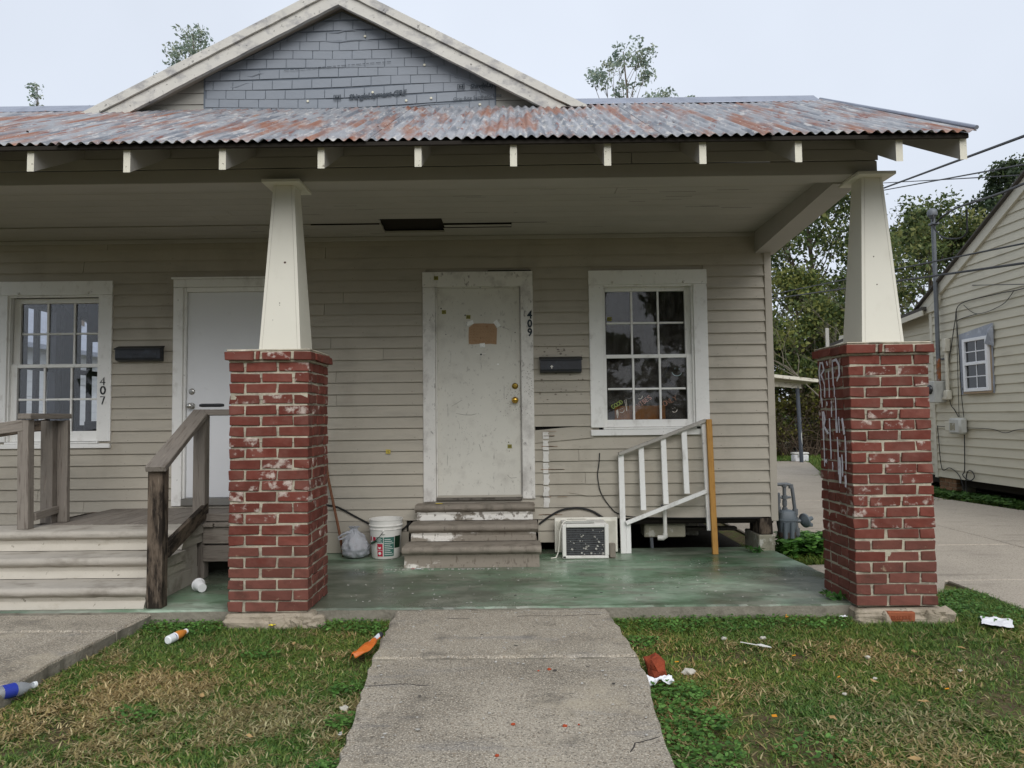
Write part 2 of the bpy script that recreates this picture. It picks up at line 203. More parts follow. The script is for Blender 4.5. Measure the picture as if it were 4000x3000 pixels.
M['wrap'] = mat('grey_house_wrap', '#9a9fa8', .5, .35, layers=[('#757b86', 5, .5, .7, (1, 1, 1), .6), ('#bfc4cc', 9, .56, .68, (1, 1, 1), .6)], bump=[(14, .6, (1, 1, 1), .012)])
M['meter_grey'] = mat('pale_grey_meter_box', '#b9bab4', .5, .4, layers=[('#8c8d86', 10, .55, .75, (1, 1, .5), .5)])
M['rust_pipe'] = mat('rusted_conduit', '#7a5a45', .8, .3, layers=[('#9c5a2c', 16, .5, .6, (1, 1, .6), .8), ('#8d9093', 12, .55, .62, (1, 1, .5), .8)], bump=[(40, .4)])
M['shingle'] = mat('dark_roof_shingle', '#55524e', .9, .2, var=.1, vscale=10, bump=[(60, .5)])
M['nb_brick'] = mat('tan_pier_brick', '#8a6a50', .88, .2, rnd=.15, var=.1, vscale=12, layers=[('#5d4636', 10, .5, .7, (1, 1, 1), .5)], bump=[(60, .4)])
M['post_dark'] = mat('peeling_dark_post', '#4d525a', .7, .3, layers=[('#c9c8c2', 4, .58, .62, (2, 2, .5), .9)])
M['carport_white'] = mat('peeling_white_fascia', '#d2cdbd', .7, .3, layers=[('#7d7263', 9, .55, .65, (1, 1, 1), .8)])
M['bark'] = mat('grey_bark', '#6b6156', .95, .1, var=.15, vscale=6, layers=[('#3d362f', 9, .5, .7, (2, 2, .4), .6)], bump=[(20, .8, (2, 2, .4), .02)])
M['twig'] = mat('dead_twig', '#7b7468', .95, .1, var=.15, vscale=6)
def leafmat(name, tl=.35):
    m = bpy.data.materials.new(name); m.use_nodes = True; t = m.node_tree; N = t.nodes; l = t.links.new; b = N["Principled BSDF"]
    a = N.new("ShaderNodeAttribute"); a.attribute_name = "Col"; l(a.outputs["Color"], b.inputs["Base Color"]); b.inputs["Roughness"].default_value = .55; b.inputs["Specular IOR Level"].default_value = .3
    tr = N.new("ShaderNodeBsdfTranslucent"); l(a.outputs["Color"], tr.inputs[0]); mi = N.new("ShaderNodeMixShader"); mi.inputs[0].default_value = tl
    l(b.outputs[0], mi.inputs[1]); l(tr.outputs[0], mi.inputs[2]); l(mi.outputs[0], N["Material Output"].inputs[0]); return m
M['leaf'] = leafmat('foliage_leaf', .4); M['grass'] = leafmat('grass_blade', .3)
M['ground'] = mat('lawn_soil', '#564a3a', .95, .1, var=.15, vscale=6, layers=[('#6f6646', 14, .5, .66, (1, 1, 1), .6), ('#4d5f2c', 8, .44, .6, (1, 1, 1), .75), ('#3b3025', 3.0, .58, .7, (1, 1, 1), .7), ('#9a8a62', 60, .58, .68, (1, 1, 1), .6)], bump=[(30, .8, (1, 1, 1), .02)])

# ------------------------------------------------------------------ mesh helpers
class MB:
    def __init__(s): s.v = []; s.f = []; s.mi = []
    def add(s, vs, fs, mi=0):
        o = len(s.v); s.v += [tuple(p) for p in vs]; s.f += [tuple(i + o for i in q) for q in fs]; s.mi += [mi] * len(fs); return s
    def box(s, x0, x1, y0, y1, z0, z1, mi=0, T=None):
        vs = [(x, y, z) for x in (x0, x1) for y in (y0, y1) for z in (z0, z1)]
        if T is not None: vs = [tuple(T @ Vector(p)) for p in vs]
        return s.add(vs, [(0, 1, 3, 2), (4, 6, 7, 5), (0, 4, 5, 1), (2, 3, 7, 6), (0, 2, 6, 4), (1, 5, 7, 3)], mi)
    def cbox(s, x0, x1, y0, y1, z0, z1, c=.004, mi=0, T=None, jit=0, rng=random):
        lo = (x0, y0, z0); hi = (x1, y1, z1); vs = []; idx = {}
        for a in (0, 1):
            for b in (0, 1):
                for d in (0, 1):
                    k = (a, b, d); base = [hi[i] if k[i] else lo[i] for i in range(3)]
                    if jit: base = [q + rng.uniform(-jit, jit) for q in base]
                    sg = [-1 if k[i] else 1 for i in range(3)]
                    for ax in range(3):
                        p = list(base)
                        for i in range(3):
                            if i != ax: p[i] += sg[i] * c
                        idx[(k, ax)] = len(vs); vs.append(p)
        if T is not None: vs = [tuple(T @ Vector(p)) for p in vs]
        fs = []
        for ax in range(3):
            u, w = [(1, 2), (2, 0), (0, 1)][ax]
            for e in (0, 1):
                q = []
                for (i, j) in ((0, 0), (1, 0), (1, 1), (0, 1)):
                    k = [0, 0, 0]; k[ax] = e; k[u] = i; k[w] = j; q.append(idx[(tuple(k), ax)])
                fs.append(tuple(q) if e else tuple(q[::-1]))
        for ax in range(3):
            u, w = [(1, 2), (2, 0), (0, 1)][ax]
            for i in (0, 1):
                for j in (0, 1):
                    k0 = [0, 0, 0]; k1 = [0, 0, 0]; k0[u] = k1[u] = i; k0[w] = k1[w] = j; k1[ax] = 1; k0 = tuple(k0); k1 = tuple(k1)
                    q = (idx[(k0, u)], idx[(k1, u)], idx[(k1, w)], idx[(k0, w)])
                    fs.append(q if (i == j) else q[::-1])
        for a in (0, 1):
            for b in (0, 1):
                for d in (0, 1):
                    k = (a, b, d); q = tuple(idx[(k, i)] for i in range(3)); fs.append(q if (a + b + d) % 2 else q[::-1])
        return s.add(vs, fs, mi)
    def beam(s, p0, p1, w, h, mi=0, up=(0, 0, 1), c=.003):
        p0 = Vector(p0); p1 = Vector(p1); d = p1 - p0; L_ = d.length; x = d / L_; u = Vector(up); y = u.cross(x)
        if y.length < 1e-4: y = Vector((0, 1, 0)).cross(x)
        y.normalize(); z = x.cross(y); T = Matrix(((x.x, y.x, z.x, p0.x), (x.y, y.y, z.y, p0.y), (x.z, y.z, z.z, p0.z), (0, 0, 0, 1)))
        return s.cbox(0, L_, -w / 2, w / 2, -h / 2, h / 2, c, mi, T)
    def tube(s, pts, r, n=8, mi=0, cap=True):
        pts = [Vector(p) for p in pts]; rs = r if hasattr(r, '__len__') else [r] * len(pts); vs = []; fs = []; pu = None
        for i, p in enumerate(pts):
            d = (pts[min(i + 1, len(pts) - 1)] - pts[max(i - 1, 0)]); d.normalize()
            if pu is None:
                a = Vector((0, 0, 1)) if abs(d.z) < .9 else Vector((1, 0, 0)); u = a.cross(d).normalized()
            else: u = (pu - d * pu.dot(d)); u = u.normalized() if u.length > 1e-6 else Vector((1, 0, 0))
            w = d.cross(u); pu = u
            for k in range(n):
                t = 2 * math.pi * k / n; vs.append(tuple(p + (u * math.cos(t) + w * math.sin(t)) * rs[i]))
        for i in range(len(pts) - 1):
            for k in range(n): fs.append((i * n + k, i * n + (k + 1) % n, (i + 1) * n + (k + 1) % n, (i + 1) * n + k))
        if cap: fs.append(tuple(range(n))[::-1]); fs.append(tuple((len(pts) - 1) * n + k for k in range(n)))
        return s.add(vs, fs, mi)
    def lathe(s, prof, n=24, mi=0, T=None, a0=0, a1=2 * math.pi):
        vs = []; fs = []; full = abs(a1 - a0 - 2 * math.pi) < 1e-6; m = n if full else n + 1
        for (r, z) in prof:
            for k in range(m):
                t = a0 + (a1 - a0) * k / n; vs.append((r * math.cos(t), r * math.sin(t), z))
        for i in range(len(prof) - 1):
            for k in range(n):
                k2 = (k + 1) % m; fs.append((i * m + k, i * m + k2, (i + 1) * m + k2, (i + 1) * m + k))
        if T is not None: vs = [tuple(T @ Vector(p)) for p in vs]
        return s.add(vs, fs, mi)
    def prism(s, poly, d, mi=0):
        """poly: 3D points (planar), d: extrusion vector"""
        n = len(poly); d = Vector(d); vs = [tuple(p) for p in poly] + [tuple(Vector(p) + d) for p in poly]
        fs = [tuple(range(n))[::-1], tuple(range(n, 2 * n))] + [(i, (i + 1) % n, n + (i + 1) % n, n + i) for i in range(n)]
        return s.add(vs, fs, mi)
    def grid(s, fn, nu, nv, mi=0):
        vs = [fn(i / nu, j / nv) for j in range(nv + 1) for i in range(nu + 1)]
        fs = [(j * (nu + 1) + i, j * (nu + 1) + i + 1, (j + 1) * (nu + 1) + i + 1, (j + 1) * (nu + 1) + i) for j in range(nv) for i in range(nu)]
        return s.add(vs, fs, mi)
    def mesh(s, name, mats, smooth=False):
        me = bpy.data.meshes.new(name); me.from_pydata(s.v, [], s.f); mats = mats if isinstance(mats, (list, tuple)) else [mats]
        for m in mats: me.materials.append(M[m] if isinstance(m, str) else m)
        if len(mats) > 1: me.polygons.foreach_set("material_index", s.mi)
        bm = bmesh.new(); bm.from_mesh(me); bmesh.ops.recalc_face_normals(bm, faces=bm.faces); bm.to_mesh(me); bm.free()
        if smooth: me.polygons.foreach_set("use_smooth", [True] * len(me.polygons)); me.set_sharp_from_angle(angle=R(38))
        me.update(); return me
    def build(s, name, mats, parent=None, smooth=False): return link(name, s.mesh(name, mats, smooth), parent)
def link(name, me, parent=None, loc=None, rot=None, scale=None):
    o = bpy.data.objects.new(name, me); COL.objects.link(o)
    if loc is not None: o.location = loc
    if rot is not None: o.rotation_euler = rot
    if scale is not None: o.scale = scale
    if parent is not None: o.parent = parent; o.matrix_parent_inverse = Matrix.Translation(-WLOC.get(parent.name, Vector((0, 0, 0))))
    return o
WLOC = {}
def tag(o, label, cat, group=None):
    o['label'] = label; o['category'] = cat
    if group: o['group'] = group
    return o
def thing(name, label, cat, loc=(0, 0, 0), group=None):
    o = bpy.data.objects.new(name, None); COL.objects.link(o); o.location = loc; o.empty_display_size = .1
    WLOC[o.name] = Vector(loc); return tag(o, label, cat, group)
def struct(o): o['kind'] = 'structure'; return o
def stuff(o): o['kind'] = 'stuff'; return o
def ribbon(mb, pts, w, nrm, mi=0, thick=.0015, taper=True):
    """flat painted stroke along pts lying on a plane with normal nrm"""
    nrm = Vector(nrm); pts = [Vector(p) for p in pts]; n = len(pts); vs = []
    for i, p in enumerate(pts):
        d = pts[min(i + 1, n - 1)] - pts[max(i - 1, 0)]; s_ = nrm.cross(d).normalized() * (w / 2) * (.65 if taper and i in (0, n - 1) else 1)
        vs += [tuple(p + s_), tuple(p - s_), tuple(p + s_ + nrm * thick), tuple(p - s_ + nrm * thick)]
    fs = []
    for i in range(n - 1):
        a, b = i * 4, i * 4 + 4; fs += [(a + 2, a + 3, b + 3, b + 2), (a, a + 2, b + 2, b), (a + 1, b + 1, b + 3, a + 3), (a, b, b + 1, a + 1)]
    fs += [(0, 1, 3, 2), (4 * n - 4, 4 * n - 2, 4 * n - 1, 4 * n - 3)]
    return mb.add(vs, fs, mi)
def arc(cx, cy, rx, ry, a0, a1, n=9): return [(cx + rx * math.cos(R(a0 + (a1 - a0) * i / n)), cy + ry * math.sin(R(a0 + (a1 - a0) * i / n))) for i in range(n + 1)]
GL = {'G': [arc(.4, .5, .38, .5, 50, 340) + [(.5, .42)]], 'O': [arc(.4, .5, .36, .48, 90, 450, 12)], '0': [arc(.4, .5, .3, .48, 90, 450, 12)], 'D': [[(.1, 0), (.1, 1)] + arc(.1, .5, .6, .5, 90, -90, 8)], 'V': [[(0, 1), (.35, 0), (.7, 1)]],
      'I': [[(.35, 0), (.35, 1)], [(.1, 1), (.6, 1)], [(.1, 0), (.6, 0)]], 'B': [[(.1, 0), (.1, 1)] + arc(.1, .75, .45, .25, 90, -90, 6), arc(.1, .25, .55, .25, 90, -90, 6) + [(.1, 0)]], 'E': [[(.65, 1), (.1, 1), (.1, 0), (.65, 0)], [(.1, .5), (.5, .5)]], 'S': [arc(.38, .75, .3, .25, 30, 270, 7) + arc(.38, .25, .3, .25, 90, -150, 7)],
      'N': [[(.05, 0), (.05, 1), (.65, 0), (.65, 1)]], 'L': [[(.1, 1), (.1, 0), (.6, 0)]], 'Y': [[(0, 1), (.35, .5), (.7, 1)], [(.35, .5), (.35, 0)]], 'A': [[(0, 0), (.35, 1), (.7, 0)], [(.15, .4), (.55, .4)]], 'C': [arc(.42, .5, .36, .5, 50, 310)], 'R': [[(.1, 0), (.1, 1)] + arc(.1, .75, .5, .25, 90, -90, 6), [(.2, .5), (.6, 0)]], 'P': [[(.1, 0), (.1, 1)] + arc(.1, .68, .5, .32, 90, -90, 6)],
      '1': [[(.2, .8), (.4, 1), (.4, 0)]], '2': [arc(.35, .7, .3, .3, 160, -20, 7) + [(.05, 0), (.7, 0)]], '3': [arc(.3, .75, .3, .25, 150, -90, 7), arc(.3, .26, .34, .26, 90, -150, 7)], '4': [[(.5, 0), (.5, 1), (.05, .35), (.7, .35)]], '5': [[(.6, 1), (.12, 1), (.1, .58)] + arc(.32, .32, .32, .32, 110, -150, 8)], '7': [[(.05, 1), (.62, 1), (.3, 0)]],
      '9': [arc(.38, .7, .28, .28, 0, 360, 10), [(.66, .7), (.55, 0)]], 'K': [[(.1, 0), (.1, 1)], [(.6, 1), (.1, .45), (.65, 0)]], 'i': [[(.2, 0), (.2, .65)], [(.2, .85), (.2, .95)]], 'n': [[(.1, 0), (.1, .7)] + arc(.32, .42, .22, .28, 170, 0, 6) + [(.54, 0)]], ')': [arc(.3, .6, .35, .4, 200, 340, 8)]}
def write(mb, text, org, ex, ey, size, w, nrm, mi=0, adv=.85, thick=.0015):
    org = Vector(org); ex = Vector(ex); ey = Vector(ey); x = 0
    for ch in text:
        if ch != ' ':
            for st in GL[ch]: ribbon(mb, [org + ex * ((x + a) * size) + ey * (b * size) for a, b in st], w, nrm, mi, thick)
        x += adv
    return x * size
def font_mesh(text, size, extrude=.001, bold=0, shear=0, space=1, align='LEFT'):
    cu = bpy.data.curves.new("t", 'FONT'); cu.body = text; cu.size = size; cu.extrude = extrude; cu.offset = bold; cu.shear = shear; cu.space_character = space; cu.align_x = align; cu.resolution_u = 3
    o = bpy.data.objects.new("t", cu); me = bpy.data.meshes.new_from_object(o); bpy.data.objects.remove(o); return me
# ================================================================== THE SETTING
GZ = -0.10
gm = MB(); gm.box(-150, 150, -60, 240, GZ - 1, GZ - .012); ground = struct(gm.build('ground', 'ground'))
def slab_poly(name, poly, ztop, th, mats, parent=None, rough=.010, step=.07):
    """slab with slightly uneven, worn edges"""
    pts = []
    for i, a in enumerate(poly):
        b = poly[(i + 1) % len(poly)]; d = math.dist(a, b); n = max(1, min(60, int(d / step)))
        for k in range(n):
            t = k / n; j = rough if k else 0; pts.append((a[0] + (b[0] - a[0]) * t + random.uniform(-j, j), a[1] + (b[1] - a[1]) * t + random.uniform(-j, j)))
    n = len(pts); cx = sum(p[0] for p in pts) / n; cy = sum(p[1] for p in pts) / n
    m = MB(); ins = []
    for p in pts:
        dx, dy = cx - p[0], cy - p[1]; l_ = math.hypot(dx, dy); ins.append((p[0] + dx / l_ * .014, p[1] + dy / l_ * .014))
    vs = [(p[0], p[1], ztop) for p in ins] + [(p[0], p[1], ztop - .012) for p in pts] + [(p[0] + random.uniform(-.004, .004), p[1], ztop - th) for p in pts]
    fs = [tuple(range(n))]; mi = [0]
    for i in range(n):
        j = (i + 1) % n; fs.append((i, n + i, n + j, j)); fs.append((n + i, 2 * n + i, 2 * n + j, n + j)); mi += [0, 1]
    m.add(vs, fs); m.mi = mi
    return m.build(name, mats, parent)
porch = struct(slab_poly('porch_slab', [(-5.6, -1.965), (-2.0, -1.985), (1.0, -1.975), (2.845, -1.985), (2.84, -1.05), (2.79, .02), (2.72, .12), (-5.6, .12)], 0.0, .16, ['slab', 'slab_edge']))
wk = struct(slab_poly('front_walk', [(-.47, -1.992), (-.44, -2.925), (1.005, -2.925), (.985, -2.45), (.955, -1.992)], -.015, .12, ['walk', 'slab_edge']))
w2 = slab_poly('walk_slab', [(-.435, -2.937), (-.36, -3.7), (-.27, -5.2), (-.2, -7.6), (.86, -7.6), (.9, -5.2), (.945, -3.9), (1.0, -3.3), (1.008, -2.937)], -.022, .12, ['walk', 'slab_edge'], wk)
lw = struct(slab_poly('side_walk', [(-2.13, -1.99), (-2.15, -2.36), (-3.6, -2.36), (-3.6, -1.99)], -.02, .12, ['walk', 'slab_edge']))
slab_poly('walk_slab', [(-2.155, -2.372), (-2.19, -2.95), (-2.14, -3.4), (-2.1, -4.4), (-2.05, -7.6), (-3.6, -7.6), (-3.6, -2.372)], -.024, .12, ['walk', 'slab_edge'], lw)
# driveway poured in panels with open joints
dv = None
DP = [[(2.87, -1.36), (3.57, -1.40), (3.84, -.99), (5.45, -.99), (5.45, .55), (3.55, .55), (3.55, -.28), (2.87, -.36)],
      [(3.87, -7.5), (5.45, -7.5), (5.45, -1.005), (3.85, -1.005)], [(5.465, -7.5), (8.6, -7.5), (8.35, -2.5), (8.05, -1.005), (5.465, -1.005)],
      [(5.465, -.99), (8.03, -.99), (7.6, 2.1), (7.4, 3.1), (7.2, 4.4), (5.465, 4.4)], [(3.0, .565), (5.45, .565), (5.45, 4.4), (3.0, 4.4)],
      [(3.0, 4.415), (7.15, 4.415), (7.12, 9.0), (3.1, 9.0)], [(3.1, 9.015), (7.12, 9.015), (7.6, 10.1), (8.75, 13.5), (8.8, 14.2), (3.2, 14.2)]]
for i, q in enumerate(DP):
    o = slab_poly('driveway' if i == 0 else 'driveway_panel', q, GZ + .018 + (i % 3) * .003, .1, ['drive', 'slab_edge'], dv, rough=.004, step=.15)
    if i == 0: dv = struct(o)

# ================================================================== THE HOUSE
house = thing('house', 'taupe clapboard duplex with a covered porch, rusted tin roof and grey papered front gable', 'house', (-1.2, 0, 0))
XR, XL = 2.853, -5.3
# openings on the front wall: (x0, x1, z0, z1) at the outside of their casings
OP = [(-4.70, -3.556, 1.035, 2.662), (-2.96, -1.91, .47, 2.665), (-.534, .536, .49, 2.708), (1.077, 2.225, 1.10, 2.70)]
# sheathing behind the boards, with the openings left free
fw = MB()
def holes(mb, x0, x1, z0, z1, y0, y1, ops):
    xs = sorted({x0, x1} | {max(x0, min(x1, v)) for o in ops for v in o[:2]}); 
    for a, b in zip(xs, xs[1:]):
        if b - a < 1e-4: continue
        zs = [(z0, z1)]
        for o in ops:
            if o[0] < (a + b) / 2 < o[1]: zs = [s for (p, q) in zs for s in ((p, min(q, o[2])), (max(p, o[3]), q)) if s[1] - s[0] > 1e-4]
        for p, q in zs: mb.box(a, b, y0, y1, p, q)
def inner(o, m=.1): return (o[0] + m, o[1] - m, o[2] + m * .5, o[3] - m)
OPI = [inner(o, .085) for o in OP]
holes(fw, XL, XR - .01, .33, 3.4, .004, .12, OPI)
front = fw.build('front_wall', 'trim_taupe', house)
# one lapped board mesh, used for every clapboard of the house
def lap_mesh(h=.121, t0=.0245, t1=.004):
    m = MB(); vs = []
    for x in (0, 1): vs += [(x, -t0, 0), (x, -t0 + .001, .003), (x, -t1, h), (x, .003, h), (x, .003, .011)]
    n = 5; m.add(vs, [(0, 1, 6, 5), (1, 2, 7, 6), (2, 3, 8, 7), (3, 4, 9, 8), (4, 0, 5, 9), (0, 4, 3, 2, 1), (5, 6, 7, 8, 9)]); return m.mesh('siding_board', 'siding')
LAP = lap_mesh(); CO = .1105; Z0 = .311
k = 0
while Z0 + k * CO < 3.04:
    z = Z0 + k * CO; zm = z + CO * .5; cuts = [(o[0] + .03, o[1] - .03) for o in OP if o[2] + .01 < zm < o[3] - .01]
    segs = []; x = XL
    for c0, c1 in cuts: segs.append((x, c0)); x = c1
    segs.append((x, XR - .06))
    for a, b in segs:
        if b - a < .05: continue
        # a few long runs are butt-jointed
        parts = [(a, b)]
        if b - a > 3 or (b - a > 1.25 and random.random() < .5): j = random.uniform(a + .4, b - .4); parts = [(a, j - .0018), (j + .0018, b)]
        for p, q in parts:
            dz = random.uniform(-.002, .002); tilt = random.uniform(-.0006, .0006)
            if abs(p - .506) < .02 and abs(q - 1.107) < .05:      # the sprung boards between the door and the window
                if abs(z - 1.084) < .04: dz, tilt = -.052, -.085
                if abs(z - .974) < .04: dz, tilt = -.012, -.05
            link('siding_board', LAP, front, (p, random.uniform(-.0015, .0015), z + dz), (random.uniform(-.004, .004), tilt, 0), (q - p, 1, 1))
    k += 1
# short boards and plain skirt panel reaching down to the slab
for i in range(2): link('siding_board', LAP, front, (.56, 0, Z0 - .1105 * (i + 1)), None, (.24, 1, 1))
sk = MB(); sk.cbox(-1.62, -.68, -.012, .02, .004, .20, .003); sk.cbox(-1.62, -.7, -.016, .02, .203, .318, .003); sk.build('skirt_panel', 'trim_taupe', front)
sk = MB(); sk.cbox(-5.3, -1.63, -.012, .02, .004, .318, .003); sk.build('skirt_panel', 'trim_taupe', front)
cb = MB(); cb.cbox(XR - .068, XR, -.028, .09, .27, 3.06, .003); cb.build('corner_board', 'trim_taupe', front)
dk = MB(); dk.box(.545, 1.08, .0015, .0035, 1.10, 1.21); dk.build('rotted_gap_shade', 'dark', front)  # near-black sheet painting the shade behind the sprung boards
sp = MB()
for i in range(16): x = random.uniform(.55, .78); z = random.choice([1.145, 1.10, 1.0, .78, .52, .44, .35]); sp.box(x, x + random.uniform(.04, .14), -.027, -.0235, z, z + random.uniform(.002, .006))
sp.build('splintered_wood', mat('raw_split_wood', '#8d6a50', .9, .1), front)
ps = MB()
for a, b in ((1.14, 1.075), (1.06, .965), (.955, .855), (.845, .745), (.735, .635), (.62, .525), (.515, .42)):
    n = 6; l_ = [(.615 + random.uniform(-.004, .004), a + (b - a) * i / n) for i in range(n + 1)]; r_ = [(.672 + random.uniform(-.010, .006), a + (b - a) * i / n) for i in range(n + 1)]
    ps.add([(x, -.026, z) for x, z in l_] + [(x, -.026, z) for x, z in r_], [(i, i + 1, n + 2 + i, n + 1 + i) for i in range(n)])
ps.build('white_paint_strip', 'trim_worn', front)
m = MB()
for i in range(46):
    x = random.uniform(.56, 1.06); z = random.choice([random.gauss(1.93, .05), random.gauss(1.62, .05), random.uniform(1.45, 2.0)]); s_ = random.uniform(.004, .012)
    y_ = -.0268 + ((z - Z0) % CO) / CO * .0185
    m.lathe([(0, .0012), (s_, .001), (s_ * 1.1, 0)], 7, 0, Matrix.Translation((x, y_, z)) @ Matrix.Rotation(R(90), 4, 'X') @ Matrix.Scale(random.uniform(.3, .8), 4, (0, 1, 0)))
stuff(m.build('splash_stains', mat('brown_splash', '#837a72', .8, .2), front))
m = MB()
for kk_ in range(24):
    for x in (-3.4, -3.0, -1.75, -1.2, -.62, .62, 1.0, 2.32, 2.7):
        if random.random() < .6: z = Z0 + kk_ * CO + .02; m.lathe([(0, .0015), (.0032, .0012), (.004, 0)], 6, 0, Matrix.Translation((x + random.uniform(-.03, .03), -.0215, z)) @ Matrix.Rotation(R(90), 4, 'X'))
stuff(m.build('nail_heads', 'step9', front))
# side wall, floor and back so the house is a closed volume
sw = MB(); sw.box(XR - .14, XR - .012, .1, 9, .31, 3.4); sw.build('side_wall', 'trim_taupe', house)
k = 0
while Z0 + k * CO < 3.3:
    link('siding_board', LAP, house, (XR - .004, .09, Z0 + k * CO), (0, 0, R(90)), (8.9, 1, 1)); k += 1
fl = MB(); fl.box(XL, XR - .02, .03, 9, .26, .31); fl.box(XL, XR - .02, .06, .10, .24, .30)
for y in (1.5, 3, 4.5, 6, 7.5): fl.box(XL, XR - .05, y, y + .09, .12, .255)
fl.build('floor_frame', 'attic', house)
m = MB(); m.box(XL, XR - .1, .13, 8.8, GZ - .01, GZ - .004); struct(m.build('shaded_crawlspace_earth', 'soil_shade'))  # added dark sheet; its colour gives the crawlspace its shade
for x, y in ((2.15, 1.4), (.6, 1.6), (-1.2, 1.5), (1.45, 3.1), (2.3, 4.6), (0, 4.4), (2.3, 7.6), (-3, 1.5)):
    m = MB(); m.cbox(x, x + .3, y, y + .3, GZ, .12, .008); m.build('foundation_pier', 'conc_block', house)
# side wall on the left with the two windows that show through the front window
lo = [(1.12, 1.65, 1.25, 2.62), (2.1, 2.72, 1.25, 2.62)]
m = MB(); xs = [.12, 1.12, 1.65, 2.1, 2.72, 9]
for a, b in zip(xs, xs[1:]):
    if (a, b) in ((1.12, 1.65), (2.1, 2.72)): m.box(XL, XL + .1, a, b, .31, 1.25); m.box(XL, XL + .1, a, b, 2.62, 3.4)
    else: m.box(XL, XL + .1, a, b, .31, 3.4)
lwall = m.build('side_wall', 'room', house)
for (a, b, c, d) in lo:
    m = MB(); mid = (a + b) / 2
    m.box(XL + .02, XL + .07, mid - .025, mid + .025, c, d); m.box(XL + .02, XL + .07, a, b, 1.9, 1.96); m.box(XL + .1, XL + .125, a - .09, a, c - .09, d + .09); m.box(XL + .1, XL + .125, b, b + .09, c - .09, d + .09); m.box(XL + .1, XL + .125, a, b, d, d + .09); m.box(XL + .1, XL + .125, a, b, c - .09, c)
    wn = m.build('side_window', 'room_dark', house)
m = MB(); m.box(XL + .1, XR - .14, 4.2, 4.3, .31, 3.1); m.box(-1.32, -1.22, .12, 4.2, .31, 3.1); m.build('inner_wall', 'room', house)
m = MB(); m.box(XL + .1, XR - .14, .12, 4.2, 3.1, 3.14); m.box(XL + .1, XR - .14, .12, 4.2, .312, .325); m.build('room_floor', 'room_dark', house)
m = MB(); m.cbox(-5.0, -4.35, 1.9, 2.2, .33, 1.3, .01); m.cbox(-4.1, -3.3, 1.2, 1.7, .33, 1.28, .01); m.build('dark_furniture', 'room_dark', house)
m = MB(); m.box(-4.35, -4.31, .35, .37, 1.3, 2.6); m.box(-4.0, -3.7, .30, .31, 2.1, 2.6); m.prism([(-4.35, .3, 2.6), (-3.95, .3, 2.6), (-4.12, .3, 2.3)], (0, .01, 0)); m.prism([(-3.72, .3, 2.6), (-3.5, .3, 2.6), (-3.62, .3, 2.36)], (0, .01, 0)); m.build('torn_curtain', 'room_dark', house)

# ---- windows
def sash_window(name, ox0, ox1, oz0, oz1, ix0, ix1, iz0, iz1, gx0, gx1, gz0, gz1, zmeet, gl, trimm, yg):
    w = bpy.data.objects.new(name, None); COL.objects.link(w); w.parent = house; w.matrix_parent_inverse = Matrix.Translation(-WLOC[house.name])
    for nm, bx in (('head_casing', (ox0, ox1, -.034, .0, iz1, oz1)), ('side_casing', (ox0 + .002, ix0, -.032, .0, iz0, iz1 - .002)), ('side_casing', (ix1, ox1 - .002, -.032, .0, iz0, iz1 - .002)), ('sill', (ox0 + .002, ox1 - .002, -.042, .0, oz0, iz0 - .022)), ('stool', (ix0 - .004, ix1 + .004, -.036, .06, iz0 - .02, iz0 - .002))):
        m = MB(); m.cbox(*bx, .003, jit=.0012); m.build(nm, trimm, w)
    m = MB(); jb = .09
    m.box(ix0 - .03, ix0, -.001, jb, iz0, iz1); m.box(ix1, ix1 + .03, -.001, jb, iz0, iz1); m.box(ix0, ix1, -.001, jb, iz1, iz1 + .03); m.box(ix0 + .002, ix0 + .018, -.015, .02, iz0, iz1); m.box(ix1 - .018, ix1 - .002, -.015, .02, iz0, iz1); m.box(ix0 + .018, ix1 - .018, -.015, .02, iz1 - .018, iz1 - .002)
    m.build('jamb', trimm, w)
    for lo_, (z0, z1, yy) in enumerate(((gz0, zmeet - .018, yg), (zmeet + .018, gz1, yg + .035))):
        m = MB(); a, b = ix0 + .004, ix1 - .004; zt = z1 + (.036 if lo_ == 0 else .05); zb = (iz0 if lo_ == 0 else z0 - .002)
        m.cbox(a, gx0, yy - .018, yy + .018, zb, zt, .003); m.cbox(gx1, b, yy - .018, yy + .018, zb, zt, .003); m.cbox(gx0, gx1, yy - .017, yy + .017, z1, zt - .001, .003); m.cbox(gx0, gx1, yy - .017, yy + .017, zb + .001, z0, .003)
        sf = m.build('sash_frame', trimm, w)
        cw = (gx1 - gx0) / 3; zm = (z0 + z1) / 2
        for k_ in (1, 2):
            m = MB(); m.cbox(gx0 + cw * k_ - .010, gx0 + cw * k_ + .010, yy - .012, yy + .014, z0, z1, .003, jit=.001); m.build('muntin', trimm, w)
        for k_ in range(3):
            m = MB(); m.cbox(gx0 + cw * k_ + .0115, gx0 + cw * (k_ + 1) - .0115, yy - .011, yy + .013, zm - .0095, zm + .0095, .003, jit=.001); m.build('muntin', trimm, w)
            for (za, zb2) in ((z0, zm - .01), (zm + .01, z1)):
                m = MB(); m.box(gx0 + cw * k_ + .008, gx0 + cw * (k_ + 1) - .008, yy + .003, yy + .006, za - .002, zb2 + .002); m.build('pane', gl, w)
    m = MB()
    for x in (ox0 + .22, ox1 - .24): m.cbox(x, x + .022, -.042, -.033, iz1 + .015, iz1 + .03, .003); m.cbox(x + .006, x + .016, -.05, -.033, iz1 + .005, iz1 + .018, .002)
    m.build('shade_bracket', 'trim_worn', w)
    return w
win7 = sash_window('window', -4.70, -3.556, 1.035, 2.662, -4.578, -3.682, 1.10, 2.525, -4.505, -3.715, 1.20, 2.457, 1.838, 'glass7', 'trim', .035)
